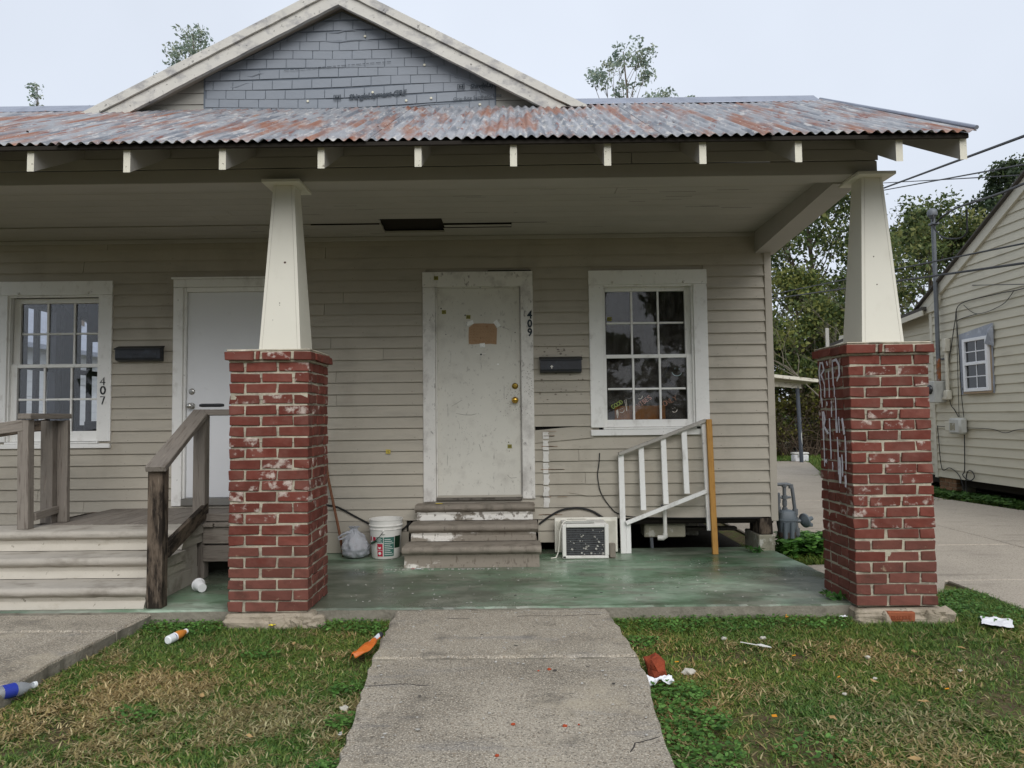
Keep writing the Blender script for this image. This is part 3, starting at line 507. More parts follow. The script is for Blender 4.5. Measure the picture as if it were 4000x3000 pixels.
win9 = sash_window('window', 1.077, 2.225, 1.10, 2.70, 1.205, 2.09, 1.178, 2.562, 1.245, 2.022, 1.25, 2.506, 1.865, 'glass9', 'trim', .03)

# ---- doors
def door(name, x0, x1, z0, z1, m_, y):
    m = MB(); m.cbox(x0, x1, y, y + .04, z0, z1, .003); d = m.build(name, m_, house); return d
d9 = door('door', -.405, .407, .535, 2.55, 'door9', .012); d9['label'] = 'scuffed off-white door with a taped cardboard note'
d7 = door('door', -2.838, -2.02, .545, 2.54, 'door7', .012); d7['label'] = 'clean white door behind the brick pier'
def knob(parent, x, z, y, mt, dead=False):
    T = Matrix.Translation((x, y, z)) @ Matrix.Rotation(R(90), 4, 'X')
    m = MB()
    if dead: m.lathe([(0, .02), (.012, .02), (.013, .012), (.022, .011), (.028, .006), (.031, 0)], 24, 0, T); m.build('deadbolt', mt, parent, True)
    else: m.lathe([(0, .066), (.016, .065), (.025, .058), (.028, .047), (.024, .036), (.012, .028), (.012, .01), (.026, .008), (.033, 0)], 24, 0, T); m.build('door_knob', mt, parent, True)
knob(d9, .352, 1.452, .012, 'brass'); knob(d9, .353, 1.588, .012, 'brass_dull', True); knob(d7, -2.79, 1.43, .012, 'nickel'); knob(d7, -2.79, 1.57, .012, 'nickel', True)
m = MB(); m.lathe([(0, .003), (.008, .004), (.009, 0)], 12, 0, Matrix.Translation((.026, .011, 1.90)) @ Matrix.Rotation(R(90), 4, 'X')); m.build('peephole', 'black', d9)
# bullet holes, chips and scratches in the door and the wall
m = MB()
for x, z, r_ in ((-.125, 2.285, .007), (.03, 2.284, .004), (-.36, 2.355, .006), (-.315, 2.1, .004), (-.06, 1.99, .003), (.285, 1.045, .005), (.29, .96, .004), (.36, 2.11, .005)):
    m.lathe([(0, .0012), (r_, .001), (r_ * 1.15, 0)], 9, 0, Matrix.Translation((x, .0115, z)) @ Matrix.Rotation(R(90), 4, 'X'))
for i in range(46):
    x = random.gauss(-.08, .13); z = random.gauss(1.17, .05) - (x + .08) * .15; s_ = random.uniform(.001, .003); m.box(x, x + s_ * 2, .0105, .0119, z, z + s_)
for st in ([(-.22, 1.33), (-.15, 1.315), (-.07, 1.312), (-.02, 1.325)], [(.0, 1.03), (.01, 1.0), (.02, .96)], [(-.3, 1.39), (-.3, 1.3)], [(.2, 2.18), (.3, 2.14)], [(-.26, 1.4), (-.16, 1.46)], [(.27, .73), (.3, .70), (.36, .705)]):
    ribbon(m, [(x, .0119, z) for x, z in st], .003, (0, -1, 0))
m.build('scratch_marks', mat('dark_scuff', '#57514b', .9, .1), d9)
m = MB()
for i in range(90):
    x = random.gauss(.33, .05); z = random.gauss(1.46, .07); s_ = random.uniform(.0015, .005)
    if x < .4: m.lathe([(0, .0008), (s_, .0006), (s_ * 1.1, 0)], 6, 0, Matrix.Translation((x, .0117, z)) @ Matrix.Rotation(R(90), 4, 'X') @ Matrix.Scale(random.uniform(.4, 1), 4, (1, 0, 0)))
for i in range(110):
    x = random.uniform(.42, .53); z = random.gauss(1.62, .16); s_ = random.uniform(.0012, .0045); m.lathe([(0, .0008), (s_, .0006), (s_ * 1.1, 0)], 6, 0, Matrix.Translation((x, -.0345, z)) @ Matrix.Rotation(R(90), 4, 'X') @ Matrix.Scale(random.uniform(.4, 1), 4, (1, 0, 0)))
stuff(m.build('hand_grime', mat('grey_brown_grime', '#8a8078', .8, .2), d9))
m = MB(); ribbon(m, [(-.02, .0119, 1.91), (.026, .0119, 1.904), (.075, .0119, 1.91)], .003, (0, -1, 0)); m.box(.18, .2, .0105, .0119, 1.795, 1.81); m.build('tape_scrap', 'tape', d9)
def casing(bx, mt, nm='door_casing', j=.0015):
    m = MB(); m.cbox(*bx, .004, jit=j); return m.build(nm, mt, house)
casing((-.534, -.413, -.034, .06, .485, 2.556), 'trim_worn'); casing((.416, .536, -.034, .06, .505, 2.562), 'trim_worn'); casing((-.536, .534, -.036, .06, 2.56, 2.706), 'trim_worn')
m = MB(); m.cbox(-.411, -.398, -.012, .01, .53, 2.555, .002); m.cbox(.409, .414, -.02, .01, .53, 2.555, .002); m.cbox(-.405, .407, -.006, .01, 2.549, 2.558, .002); m.build('door_stop', 'trim_worn', house)
m = MB(); m.cbox(-.41, .412, -.045, .06, .495, .522, .004); m.build('threshold', mat('aluminium_threshold', '#6f6a62', .5, .4, metal=.4, layers=[('#3b362f', 20, .5, .6, (.4, 1, 1), .7)]), house)
m = MB(); m.box(-.40, .40, -.004, .05, .524, .534); m.build('door_gap', 'dark', house)
m = MB(); m.cbox(.1, .52, -.026, 0, 2.709, 2.717, .002); m.build('drip_gap', 'dark', house)
casing((-2.96, -2.866, -.036, .06, .47, 2.585), 'trim'); casing((-2.96, -1.90, -.038, .06, 2.588, 2.665), 'trim'); casing((-2.0, -1.905, -.036, .06, .47, 2.585), 'trim')
casing((-2.864, -2.84, -.016, .05, .49, 2.583), 'trim', 'door_stop'); casing((-2.838, -2.02, -.016, .05, 2.542, 2.584), 'trim', 'door_stop')
m = MB(); m.cbox(-2.98, -1.9, -.044, -.004, 2.667, 2.684, .002); m.build('drip_cap', 'trim', house); m = MB(); m.cbox(-2.86, -2.02, -.05, .05, .475, .543, .004); m.build('threshold', 'nickel', house)

# ---- porch ceiling in boards, one torn out
cl = MB(); cl.box(XL, 2.9, -1.75, .0, 3.10, 3.12); ceil_ = cl.build('porch_ceiling', 'attic', house)
cy = -1.72; bw = .1565; k = 0
def cbrd(x0, x1, y0, y1, dz=0, tilt=0):
    m = MB(); m.cbox(x0, x1, y0 + .0012, y1 - .0012, 3.062 + dz, 3.085, .0025); o = m.build('ceiling_board', 'ceiling', ceil_)
    if tilt: o.rotation_euler = (0, 0, tilt)
for k in range(11):
    a, b = cy + k * bw, cy + (k + 1) * bw
    if k in (7, 8, 9) :
        if k == 7: cbrd(XL, -.85, a, b - .03, .001); cbrd(-.285, 2.70, a, b - .0); 
        if k == 8: cbrd(XL, -.86, a + .012, b); cbrd(-.285, .34, a + .055, b - .035, -.004); cbrd(.34, 2.70, a + .004, b)
        if k == 9: cbrd(XL, -.87, a, b); cbrd(-.30, 2.70, a, b)
    else:
        j = random.uniform(-3, 1.5); cbrd(XL, j - .001, a, b); cbrd(j + .001, 2.70, a, b)
for (x0_, x1_, y_, z1_) in ((-.285, .34, -.4145, 3.084), (.34, .66, -.4655, 3.070), (-.30, .335, -.3125, 3.084), (-1.5, -.87, -.457, 3.072), (-.285, .62, -.470, 3.071)):  # raw board edges in near-black, painting the shade inside the slots
    m = MB(); m.box(x0_, x1_, y_ - .0015, y_, 3.0605, z1_); m.build('shaded_slot_edge', 'dark', ceil_)
m = MB(); m.cbox(XL, 2.7, -.035, -.024, 3.02, 3.06, .003); m.build('ceiling_trim', 'ceiling', house)
m = MB()
for i in range(26):
    x = random.uniform(-2.5, 2.4); y = random.uniform(-1.5, -.1); l_ = random.uniform(.02, .3); m.box(x, x + l_, y, y + random.uniform(.001, .004), 3.0612, 3.0618)
m.build('ceiling_cracks', 'dark', ceil_)

# ---- beams
m = MB(); m.cbox(XL, 2.945, -1.885, -1.72, 2.975, 3.075, .004); bm_ = m.build('porch_beam', 'beam', house)
m = MB(); m.cbox(XL, 1.2, -1.893, -1.886, 3.077, 3.155, .002); m.cbox(1.204, 2.949, -1.893, -1.886, 3.077, 3.155, .002); m.build('fascia_board', 'beam', house)
m = MB(); m.cbox(XL, 2.947, -1.889, -1.80, 3.158, 3.36, .003); m.build('fascia_board', 'beam', house)
m = MB(); vs = []
for y, zb in ((-1.722, 2.965), (.05, 2.85)):
    vs += [(2.70, y, zb), (2.90, y, zb), (2.90, y, 3.3 if y < -1 else 3.3), (2.70, y, 3.3)]
m.add(vs, [(0, 1, 2, 3), (7, 6, 5, 4), (0, 4, 5, 1), (1, 5, 6, 2), (2, 6, 7, 3), (3, 7, 4, 0)]); m.build('side_beam', 'beam', house)
m = MB(); m.prism([(2.902, -1.86, 3.0), (2.902, .05, 3.0), (2.902, .05, 4.0), (2.902, -.3, 4.14), (2.902, -1.86, 3.31)], (.043, 0, 0)); m.build('porch_end_wall', 'trim_taupe', house)

# ---- roof: sheathing, rafters and corrugated sheets
SL = .55; YE, ZE = -2.45, 3.035; YRI = -.28; XRF = 3.27; XLF = -5.75
def zr(y): return ZE + SL * (y - YE)
nrm = Vector((0, -SL, 1)).normalized(); sl = Vector((0, 1, SL)).normalized()
m = MB(); p = [(XLF + .02, YE + .03, zr(YE + .03)), (XLF + .02, YRI, zr(YRI))]
for j in range(9):
    y0 = YE + .03 + j * .24; y1 = min(YRI, y0 + .237); m.prism([(XLF + .02, y0, zr(y0) - .002), (XRF - .02, y0, zr(y0) - .002), (XRF - .02, y1, zr(y1) - .002), (XLF + .02, y1, zr(y1) - .002)], tuple(-nrm * .02))
roof = m.build('roof', 'attic', house)
m = MB(); m.prism([(XLF + .02, YRI, zr(YRI) - .01), (XRF - .02, YRI, zr(YRI) - .01), (XRF - .02, 3.4, 2.6), (XLF + .02, 3.4, 2.6)], (0, 0, -.03)); m.prism([(XLF, 3.3, 2.5), (XRF, 3.3, 2.5), (XRF, 9.2, 3.4), (XLF, 9.2, 3.4)], (0, 0, .05)); m.build('rear_roof', 'ridge', roof)
PITCH = .0677; SWD = PITCH * 9.5; x = XLF; si = 0
while x < XRF - .05:
    x1 = min(x + SWD + PITCH * .5, XRF); n = max(6, int((x1 - x) / PITCH * 8)); L_ = (YRI - YE); lift = .012 + (.004 if si % 2 else 0); ph = x; ey = random.uniform(-.018, .012); dr = random.uniform(-.004, .004)
    def fn(u, v, x=x, x1=x1, lift=lift, ey=ey):
        X = x + (x1 - x) * u; y = YE + ey + (YRI - YE - ey) * v; a = .0095 * math.cos(2 * math.pi * (X - XLF) / PITCH) + .003 * math.sin(X * 3.1 + v * 4)
        q = Vector((X, y, zr(y))) + nrm * (lift + a); return tuple(q)
    m = MB(); m.grid(fn, n, 10); o = m.build('roof_sheet', 'roof', roof, True); md = o.modifiers.new('thick', 'SOLIDIFY'); md.thickness = .0022; md.offset = 1
    x += SWD; si += 1
m = MB(); m.prism([(.95, YRI - .14, zr(YRI - .14) + .026), (XRF - .06, YRI - .14, zr(YRI - .14) + .026), (XRF - .06, YRI, zr(YRI) + .06), (.95, YRI, zr(YRI) + .06)], (0, .002, .006)); m.prism([(.95, YRI, zr(YRI) + .06), (XRF - .06, YRI, zr(YRI) + .06), (XRF - .06, YRI + .14, zr(YRI) - .0), (.95, YRI + .14, zr(YRI) - .0)], (0, 0, .006)); m.build('ridge_cap', 'ridge', roof)
m = MB(); m.prism([(XLF, YRI - .14, zr(YRI - .14) + .026), (-3.4, YRI - .14, zr(YRI - .14) + .026), (-3.4, YRI, zr(YRI) + .06), (XLF, YRI, zr(YRI) + .06)], (0, .002, .006)); m.build('ridge_cap', 'ridge', roof)
m = MB(); m.tube([(XRF, YE - .02, ZE + .03), (XRF + .005, -1.4, zr(-1.4) + .035), (XRF, YRI, zr(YRI) + .03)], .014, 8); m.build('rake_flashing', 'ridge', roof)
for xr in (-5.16, -4.55, -3.94, -3.33, -2.721, -2.11, -1.495, -.872, -.247, .363, .961, 1.572, 2.179, 2.823, 3.222):
    y0 = -2.40 + random.uniform(-.012, .008); y1 = -1.80 if xr < 3 else -.3; hh = .155; m = MB(); w_ = .044; vs = []; jx = random.uniform(-.004, .004); jb = random.uniform(-.008, .008)
    for xx in (xr - w_ / 2 + jx, xr + w_ / 2 + jx): vs += [(xx, y0, zr(y0) - .024 - hh + jb), (xx, y0, zr(y0) - .026), (xx, y1, zr(y1) - .026), (xx, y1, zr(y1) - .024 - hh)]
    m.add(vs, [(0, 1, 2, 3), (7, 6, 5, 4), (0, 4, 5, 1), (1, 5, 6, 2), (2, 6, 7, 3), (3, 7, 4, 0)], 0)
    m.mi = [1, 1, 0, 1, 1, 1]; m.build('rafter_tail', ['rafter', 'beam'], roof)
m = MB(); m.cbox(XLF + .03, XRF - .03, YE + .012, YE + .03, ZE - .022, ZE + .004, .002); m.build('drip_edge', 'attic', roof)
for x in (-4.2, -3.1, -1.9, -.6, .42, 1.5, 2.6):
    for y in (-1.9,):
        m = MB(); q = Vector((x, y, zr(y))) + nrm * .022; m.lathe([(0, .006), (.007, .005), (.009, 0)], 8, 0, Matrix.Translation(q)); m.build('roof_nail', 'gas_rust', roof)

# ---- front gable
GY = -.45; gx0, gx1, gxa, gzb, gza = -3.46, 1.02, -1.22, 4.03, 5.12
gs = MB(); gs.prism([(gx0 + .1, GY + .03, 4.0), (gx1 - .1, GY + .03, 4.0), (gxa, GY + .03, gza)], (0, .05, 0)); gable = gs.build('gable', 'trim_taupe', house)
def edge_z(x): return gza - abs(x - gxa) * (gza - gzb) / ((gxa - gx0) if x < gxa else (gx1 - gxa))
def clip(poly, lines):
    for (nx, nz, c) in lines:        # keep nx*x+nz*z <= c
        out = []
        for i in range(len(poly)):
            a, b = poly[i], poly[(i + 1) % len(poly)]; da = nx * a[0] + nz * a[1] - c; db = nx * b[0] + nz * b[1] - c
            if da <= 0: out.append(a)
            if (da < 0 < db) or (db < 0 < da): t = da / (da - db); out.append((a[0] + (b[0] - a[0]) * t, a[1] + (b[1] - a[1]) * t))
        poly = out
        if len(poly) < 3: return []
    return poly
sL = (gza - gzb) / (gxa - gx0); sR = (gza - gzb) / (gx1 - gxa)
TRI = [(-sL, 1, gza - sL * gxa - .05), (sR, 1, gza + sR * gxa - .05)]
GSB = mat('gable_grey_board', '#98968f', .65, .3, rnd=.03, layers=[('#7d7b76', 5, .5, .75, (.4, 1, 1.5), .4)])
# plain boards to either side of the paper, then the papered shingles
for side, xa, xb in ((0, gx0, -2.49), (1, .205, gx1)):
    for k in range(9):
        z = 4.0 + k * .107; pl = clip([(xa, z), (xb, z), (xb, z + .104), (xa, z + .104)], TRI)
        if len(pl) >= 3: m = MB(); m.prism([(x, GY + .012 - .008 * (zz < z + .01), zz) for x, zz in pl], (0, .014, 0)); m.build('siding_board', GSB, gable)
ul = MB(); uc = [(-2.49, 4.07), (.205, 4.07), (.205, 4.5), (-2.49, 4.5)]
pl = clip([(-2.5, 4.055), (.21, 4.055), (.21, 5.2), (-2.5, 5.2)], [(-sL, 1, gza - sL * gxa - .04), (sR, 1, gza + sR * gxa - .04)])
ul.prism([(x, GY + .004, z) for x, z in pl], (0, .008, 0)); und = ul.build('roof_paper', mat('paper_joint_shadow', '#626a74', .6, .3), gable)
row = 0; z = 4.075; rh = .0905; pw = .183
def tz(x, row): return .035 * max(0, x + 1.2) * (1 - row * .05) + .012 * math.sin(x * 2.1 + row)      # the rows climb a little to the right
while z < 5.1:
    off = (row % 2) * pw * .5 + row * .028
    x = -2.6 - off % pw
    while x < .3:
        a, b = max(x, -2.485), min(x + pw, .2)
        if b - a > .03:
            za, zb_ = tz(a, row), tz(b, row); g_ = .0035
            pl = clip([(a + g_, z + za + g_), (b - g_, z + zb_ + g_), (b - g_, z + zb_ + rh - g_), (a + g_, z + za + rh - g_)], TRI + [(0, -1, -4.068)])
            if len(pl) >= 3:
                m = MB(); vs = [(px, GY - .004 + (pz - z) * .045 + random.uniform(-.001, .001), pz) for px, pz in pl]; n = len(vs); m.add(vs + [(px, GY + .006, pz) for px, pz in pl], [tuple(range(n)), tuple(range(n, 2 * n))[::-1]] + [(i, n + i, n + (i + 1) % n, (i + 1) % n) for i in range(n)]); m.build('papered_shingle', 'underlay', und)
        x += pw
    z += rh; row += 1
m = MB()
def fold(u, v):
    x = -2.49 + 2.70 * u; z = 4.045 + .05 * v + tz(x, 0) * (.3 + .7 * v); return (x, GY - .012 - .016 * math.sin(math.pi * v) - .007 * math.sin(x * 9) * v, z)
m.grid(fold, 60, 6); m.build('paper_fold', 'underlay', und, True)
for (ax, az, bx, bz, r_) in ((-2.4, 4.33, -2.0, 4.42, .010), (-2.2, 4.45, -1.9, 4.50, .010), (-.35, 4.52, .15, 4.33, .010), (-.2, 4.44, .18, 4.26, .012), (.0, 4.46, .1, 4.2, .010), (-1.5, 4.86, -1.0, 4.90, .010), (-1.6, 4.78, -.85, 4.80, .010), (-2.45, 4.15, -1.3, 4.13, .008), (-1.3, 4.13, .1, 4.20, .008)):
    m = MB(); m.tube([(ax + (bx - ax) * t / 8, GY + .004 + .004 * math.sin(t), az + (bz - az) * t / 8 + .008 * math.sin(t * 1.7 + ax)) for t in range(9)], [.001] + [r_ * random.uniform(.7, 1.2) for _ in range(7)] + [.001], 8); m.build('paper_wrinkle', 'underlay', und, True)
def printed(txt, x, z, size, rot, bold=0, shear=0, space=1):
    o = link('printed_lettering', font_mesh(txt, size, .0006, bold, shear, space), und, (x, GY - .0135, z), (R(90), R(-rot), 0)); o.data.materials.append(M['underlay_print'])
printed('ShingleLayment-GRE', -1.15, 4.230, .068, 4.3, .0018, .25, .93); printed('ShingleLaym', -.03, 4.318, .058, 4, .0012, .25, .93); printed('Grip-Rite Synthetic Line', -.185, 4.203, .046, 4.6)
m = MB(); x = -1.75
while x < -.75:
    l_ = random.uniform(.02, .05); ribbon(m, [(x, GY - .0135, 4.515 + (x + 1.75) * .07), (x + l_, GY - .0135, 4.515 + (x + l_ + 1.75) * .07)], .008, (0, -1, 0), thick=.0006); x += l_ + .012
m.build('printed_fine_line', 'underlay_print', und)
for x, z in ((-1.29, 4.225), (-.145, 4.312)):
    m = MB()
    for a in ((0, 0, .066, .005), (0, .045, .066, .005), (0, 0, .005, .05), (.061, 0, .005, .05), (.015, .012, .012, .028), (.04, .012, .012, .028), (.015, .022, .037, .005)): m.box(x + a[0], x + a[0] + a[2], GY - .0140, GY - .0130, z + a[1] + a[0] * .07, z + a[1] + a[3] + a[0] * .07)
    m.build('printed_mark', 'underlay_print', und)
for x, z in ((-1.53, 4.222), (-.93, 4.298), (-.62, 4.215), (-.39, 4.235), (-2.45, 4.50), (-1.0, 4.83), (-.45, 4.55), (.06, 4.17)):
    m = MB(); m.lathe([(0, .004), (.010, .003), (.012, 0)], 12, 0, Matrix.Translation((x, GY - .009, z)) @ Matrix.Rotation(R(90), 4, 'X')); m.build('cap_nail', mat('pale_cap_nail', '#d6d2bd', .5, .3) if 'pale_cap_nail' not in bpy.data.materials else bpy.data.materials['pale_cap_nail'], und)
# barge boards (two stepped layers each side), soffit, dormer roof
def barge(nm, xa, za, xb, zb_, drop0, drop1, y0, y1, mt):
    m = MB(); n = 24; vs = []; fs = []
    for i in range(n + 1):
        t = i / n; x = xa + (xb - xa) * t; z = za + (zb_ - za) * t; j = random.uniform(-.003, .003)
        vs += [(x, y0, z - drop0), (x, y0, z - drop1 + j), (x, y1, z - drop1 + j), (x, y1, z - drop0)]
    for i in range(n):
        a, b = i * 4, i * 4 + 4; fs += [(a, b, b + 1, a + 1), (a + 1, b + 1, b + 2, a + 2), (a + 2, b + 2, b + 3, a + 3), (a + 3, b + 3, b, a)]
    fs += [(0, 1, 2, 3), (4 * n, 4 * n + 3, 4 * n + 2, 4 * n + 1)]
    m.add(vs, fs); return m.build(nm, mt, gable)
BT = 5.275
for s_, xe, ze in ((0, -3.56, 4.055), (1, 1.03, 4.075)):
    barge('barge_board', gxa, BT - .005, xe, ze + .012, .0, .082, -.605, -.565, 'barge'); barge('barge_board', gxa, BT - .005, xe + (.1 if s_ == 0 else -.1), ze + (.06 if s_ == 0 else .055), .084, .205, -.583, -.545, 'barge')
    barge('gable_soffit', gxa, BT - .005, xe + (.2 if s_ == 0 else -.2), ze + .11, .14, .155, -.545, GY + .02, 'trim_taupe')
    barge('dormer_roof', gxa, BT - .012, xe, ze + .004, .0, .018, -.56, 3.0, 'ridge')
m = MB(); m.prism([(-3.58, -.66, 4.025), (-3.3, -.66, 4.03), (-3.3, -.5, 4.09), (-3.58, -.5, 4.09)], (0, .004, .006)); m.prism([(.80, -.66, 4.045), (1.07, -.66, 4.035), (1.09, -.5, 4.13), (.8, -.5, 4.11)], (0, .004, .006)); m.build('step_flashing', 'gas_rust', roof)
m = MB(); m.cbox(gx0 + .15, gx1 - .12, -.50, -.44, 4.03, 4.055, .003); m.build('base_flashing', 'gas_rust', roof)
# ================================================================== PORCH COLUMNS (brick piers with tapered shafts)
def brick_mesh(lx, ly, lz, seed, mt):
    rg = random.Random(seed); m = MB(); m.cbox(-lx / 2, lx / 2, -ly / 2, ly / 2, -lz / 2, lz / 2, .0032, jit=.0045, rng=rg); return m.mesh('brick', mt)
BK = {}
def get_brick(lx, ly, lz, mt):
    v = random.randrange(4); key = (round(lx, 3), round(ly, 3), round(lz, 3), mt, v)
    if key not in BK: BK[key] = brick_mesh(lx, ly, lz, hash(key[:3]) % 999 + v * 17, mt)
    return BK[key]
def column(label, x0, y0, w, d, n, pitch, sx, first_old, flip):
    col = thing('porch_column', label, 'column', (x0 + w / 2, y0 + d / 2, -.1), 'brick and timber porch columns')
    bh = pitch - .0135; rec = .008
    m = MB(); H = n * pitch
    for i in range(n * 2):     # mortar core, slightly uneven
        z0, z1 = i * H / (n * 2), (i + 1) * H / (n * 2) + .0005; j = lambda: random.uniform(-.0035, .0035)
        m.box(x0 + rec + j(), x0 + w - rec + j(), y0 + rec + j(), y0 + d - rec + j(), z0, z1)
    pier = m.build('brick_pier', 'mortar', col)
    Jn = .0145; bt = .097
    def put(cx, cy, cz, lx, ly, mt, lz=bh):
        o = link('brick', get_brick(lx, ly, lz, mt), pier, (cx + random.uniform(-.0025, .0025), cy + random.uniform(-.0025, .0025), cz + random.uniform(-.0015, .0015)), (0, 0, random.uniform(-.012, .012) + (math.pi if random.random() < .5 else 0)))
    for k in range(n):
        z = k * pitch + pitch / 2; even = (k % 2 == 0) ^ flip
        fr = k / n
        def bm():
            if k < first_old: return 'brick_old'
            if k < first_old + 2 and random.random() < .5: return 'brick_old'
            return 'brick_white' if random.random() < (.30 if fr > .2 else .12) else 'brick'
        Sh = .098; Lg = (w - Sh - 2 * Jn) / 2
        seq = [Lg, Lg, Sh] if even else [Sh, Lg, Lg]
        for yy in (y0 + bt / 2, y0 + d - bt / 2):
            x = x0
            for q in seq: put(x + q / 2, yy, z, q, bt, bm()); x += q + Jn
        ins = d - 2 * bt - 2 * Jn; sq = [ins * .36 - Jn / 2, ins * .64 - Jn / 2] if even else [ins * .6 - Jn / 2, ins * .4 - Jn / 2]
        for xx in (x0 + bt / 2, x0 + w - bt / 2):
            y = y0 + bt + Jn
            for q in sq: put(xx, y + q / 2, z, bt, q, bm()); y += q + Jn
    # corbelled cap course and mortar wash
    ov = .03; zc = H + .038; cx0, cx1, cy0, cy1 = x0 - ov, x0 + w + ov, y0 - ov, y0 + d + ov
    m = MB(); m.cbox(x0 - .004, x0 + w + .004, y0 - .004, y0 + d + .004, H - .004, H + .012, .004); m.cbox(cx0 + .012, cx1 - .012, cy0 + .012, cy1 - .012, H + .012, H + .070, .006); m.cbox(cx0 + .012, cx1 - .014, cy0 + .012, cy1 - .012, H + .069, H + .084, .006, jit=.003); m.build('cap_mortar', 'mortar', pier)
    for yy in (cy0 + .05, cy1 - .05):
        x = cx0
        for q in (.21, .035, .20, .0): 
            if q == 0: q = cx1 - x
            put(x + q / 2, yy, zc, q - .012, .1, 'brick' if random.random() < .7 else 'brick_white', .054); x += q + .006
    for xx in (cx0 + .05, cx1 - .05):
        y = cy0 + .106; rem = cy1 - .106 - y
        for q in (rem * .4, rem * .6): put(xx, y + q / 2, zc, .1, q - .014, 'brick', .054); y += q
    # footing
    m = MB()
    for (a, b, c, e, f_, g) in ((x0 - .02, x0 + w + .045, y0 - .028, y0 + d * .7, -.13, -.004), (x0 - .01, x0 + w * .5, y0 - .045, y0, -.13, -.03), (x0 + w * .45, x0 + w + .06, y0 - .05, y0 + .1, -.13, -.055)): m.cbox(a, b, c, e, f_, g, .018, jit=.014)
    for i in range(16): q = random.uniform(x0 - .03, x0 + w + .02); h_ = random.uniform(.03, .07); m.cbox(q, q + random.uniform(.05, .12), y0 - random.uniform(.035, .06), y0 + .05, -.13, -.12 + h_ * 1.5, .015, jit=.014)
    m.build('footing', 'footing', col)
    # tapered shaft
    cxm, cym = sx, y0 + d / 2 + .01; zb, zt = H + .084, 2.955
    m = MB(); hb, ht = .146, .075; vs = []
    for zz, h_ in ((zb, hb), (zt, ht)): vs += [(cxm + a * h_, cym + b * h_, zz) for a, b in ((-1, -1), (1, -1), (1, 1), (-1, 1))]
    m.add(vs, [(3, 2, 1, 0), (4, 5, 6, 7)] + [(i, (i + 1) % 4, 4 + (i + 1) % 4, 4 + i) for i in range(4)]); sh = m.build('tapered_shaft', 'cream', col)
    for sx_ in (-1, 1):
        q = MB(); ribbon(q, [(cxm + sx_ * (hb - .022 - (hb - ht) * t_ / 8 ), cym - (hb - (hb - ht) * t_ / 8) - .0004, zb + (zt - zb) * t_ / 8) for t_ in range(9)], .0018, (0, -1, 0), thick=.0005); q.build('board_seam', 'step7_tread', sh)
    md = sh.modifiers.new('soft', 'BEVEL'); md.width = .003; md.segments = 2
    m = MB(); m.cbox(cxm - .134, cxm + .134, cym - .15, cym + .15, 2.953, 2.977, .003); m.build('capital', 'cream', col)
    return col, pier, H
W_, D_ = .538, .489
cL, pL, HP = column('square brick pier with cream tapered post standing between the two doors', -1.58, -2.062, W_, D_, 23, .073, -1.277, 4, True)
cR, pR, _ = column('square brick pier with cream tapered post and white graffiti, at the corner by the driveway', 2.61, -2.062, W_, D_, 23, .073, 2.905, 4, False)
m = MB(); yf = -2.062 - .006; m.cbox(2.78, 2.965, yf - .052, yf + .02, -.088, -.022, .006, jit=.002); fb = m.build('stamped_brick', 'ferris', cR)
m = MB(); m.cbox(2.805, 2.935, yf - .0545, yf - .0505, -.072, -.045, .001); m.build('stamp_recess', mat('stamp_shadow_clay', '#7d4530', .9, .1), fb)
o = link('stamped_lettering', font_mesh('FERRIS', .03, .001, .0003, 0, 1.25), fb, (2.932, yf - .0555, -.048), (R(90), R(180), 0)); o.data.materials.append(M['ferris'])
m = MB()
for (x, z, s_) in ((-1.255, 2.39, .012), (-1.285, 2.10, .006), (-1.285, 2.085, .004), (-1.33, 1.98, .004), (2.88, 2.38, .007), (2.89, 2.18, .007)):
    hh = .146 + (.075 - .146) * (z - 1.76) / 1.2; y_ = -1.807 - hh - .0006; m.lathe([(0, .001), (s_ * .6, .001), (s_ * .7, 0)], 8, 0, Matrix.Translation((x, y_, z)) @ Matrix.Rotation(R(90), 4, 'X'))
m.build('paint_chip', 'gas_rust', cL)
# spray-painted letters on the porch side of the corner pier
GRF = mat('white_spray_paint', '#d6d2da', .7, .3, layers=[('#9a7a82', 26, .56, .68, (1, 1, 1), .6)])
m = MB(); xg = 2.61 - .0045
def gp(pts, w): ribbon(m, [(xg, y, z) for y, z in pts], w * 1.35, (-1, 0, 0), thick=.002)
gp([(-1.615, 1.50), (-1.61, 1.60), (-1.63, 1.655), (-1.67, 1.655), (-1.69, 1.60), (-1.64, 1.57), (-1.69, 1.50)], .016); gp([(-1.735, 1.66), (-1.755, 1.63)], .018); gp([(-1.765, 1.59), (-1.765, 1.50)], .015)
gp([(-1.83, 1.66), (-1.835, 1.48)], .018); gp([(-1.83, 1.655), (-1.89, 1.66), (-1.93, 1.62), (-1.93, 1.55), (-1.89, 1.51)], .016)
for y, a, b in ((-1.625, 1.5, 1.38), (-1.64, 1.40, 1.33), (-1.69, 1.5, 1.40), (-1.72, 1.37, 1.34), (-1.765, 1.5, 1.40), (-1.79, 1.36, 1.26), (-1.845, 1.48, 1.40), (-1.86, 1.40, 1.22), (-1.79, 1.37, 1.33)): gp([(y, a), (y - .003, (a + b) / 2), (y, b)], .010)
gp([(-1.645, 1.30), (-1.65, 1.09)], .022); gp([(-1.66, 1.30), (-1.68, 1.24), (-1.66, 1.19), (-1.73, 1.14)], .018); gp([(-1.755, 1.25), (-1.76, 1.06)], .016); gp([(-1.86, 1.26), (-1.865, 1.15)], .03); gp([(-1.90, 1.26), (-1.905, 1.15)], .012); gp([(-1.95, 1.25), (-1.975, 1.14)], .026)
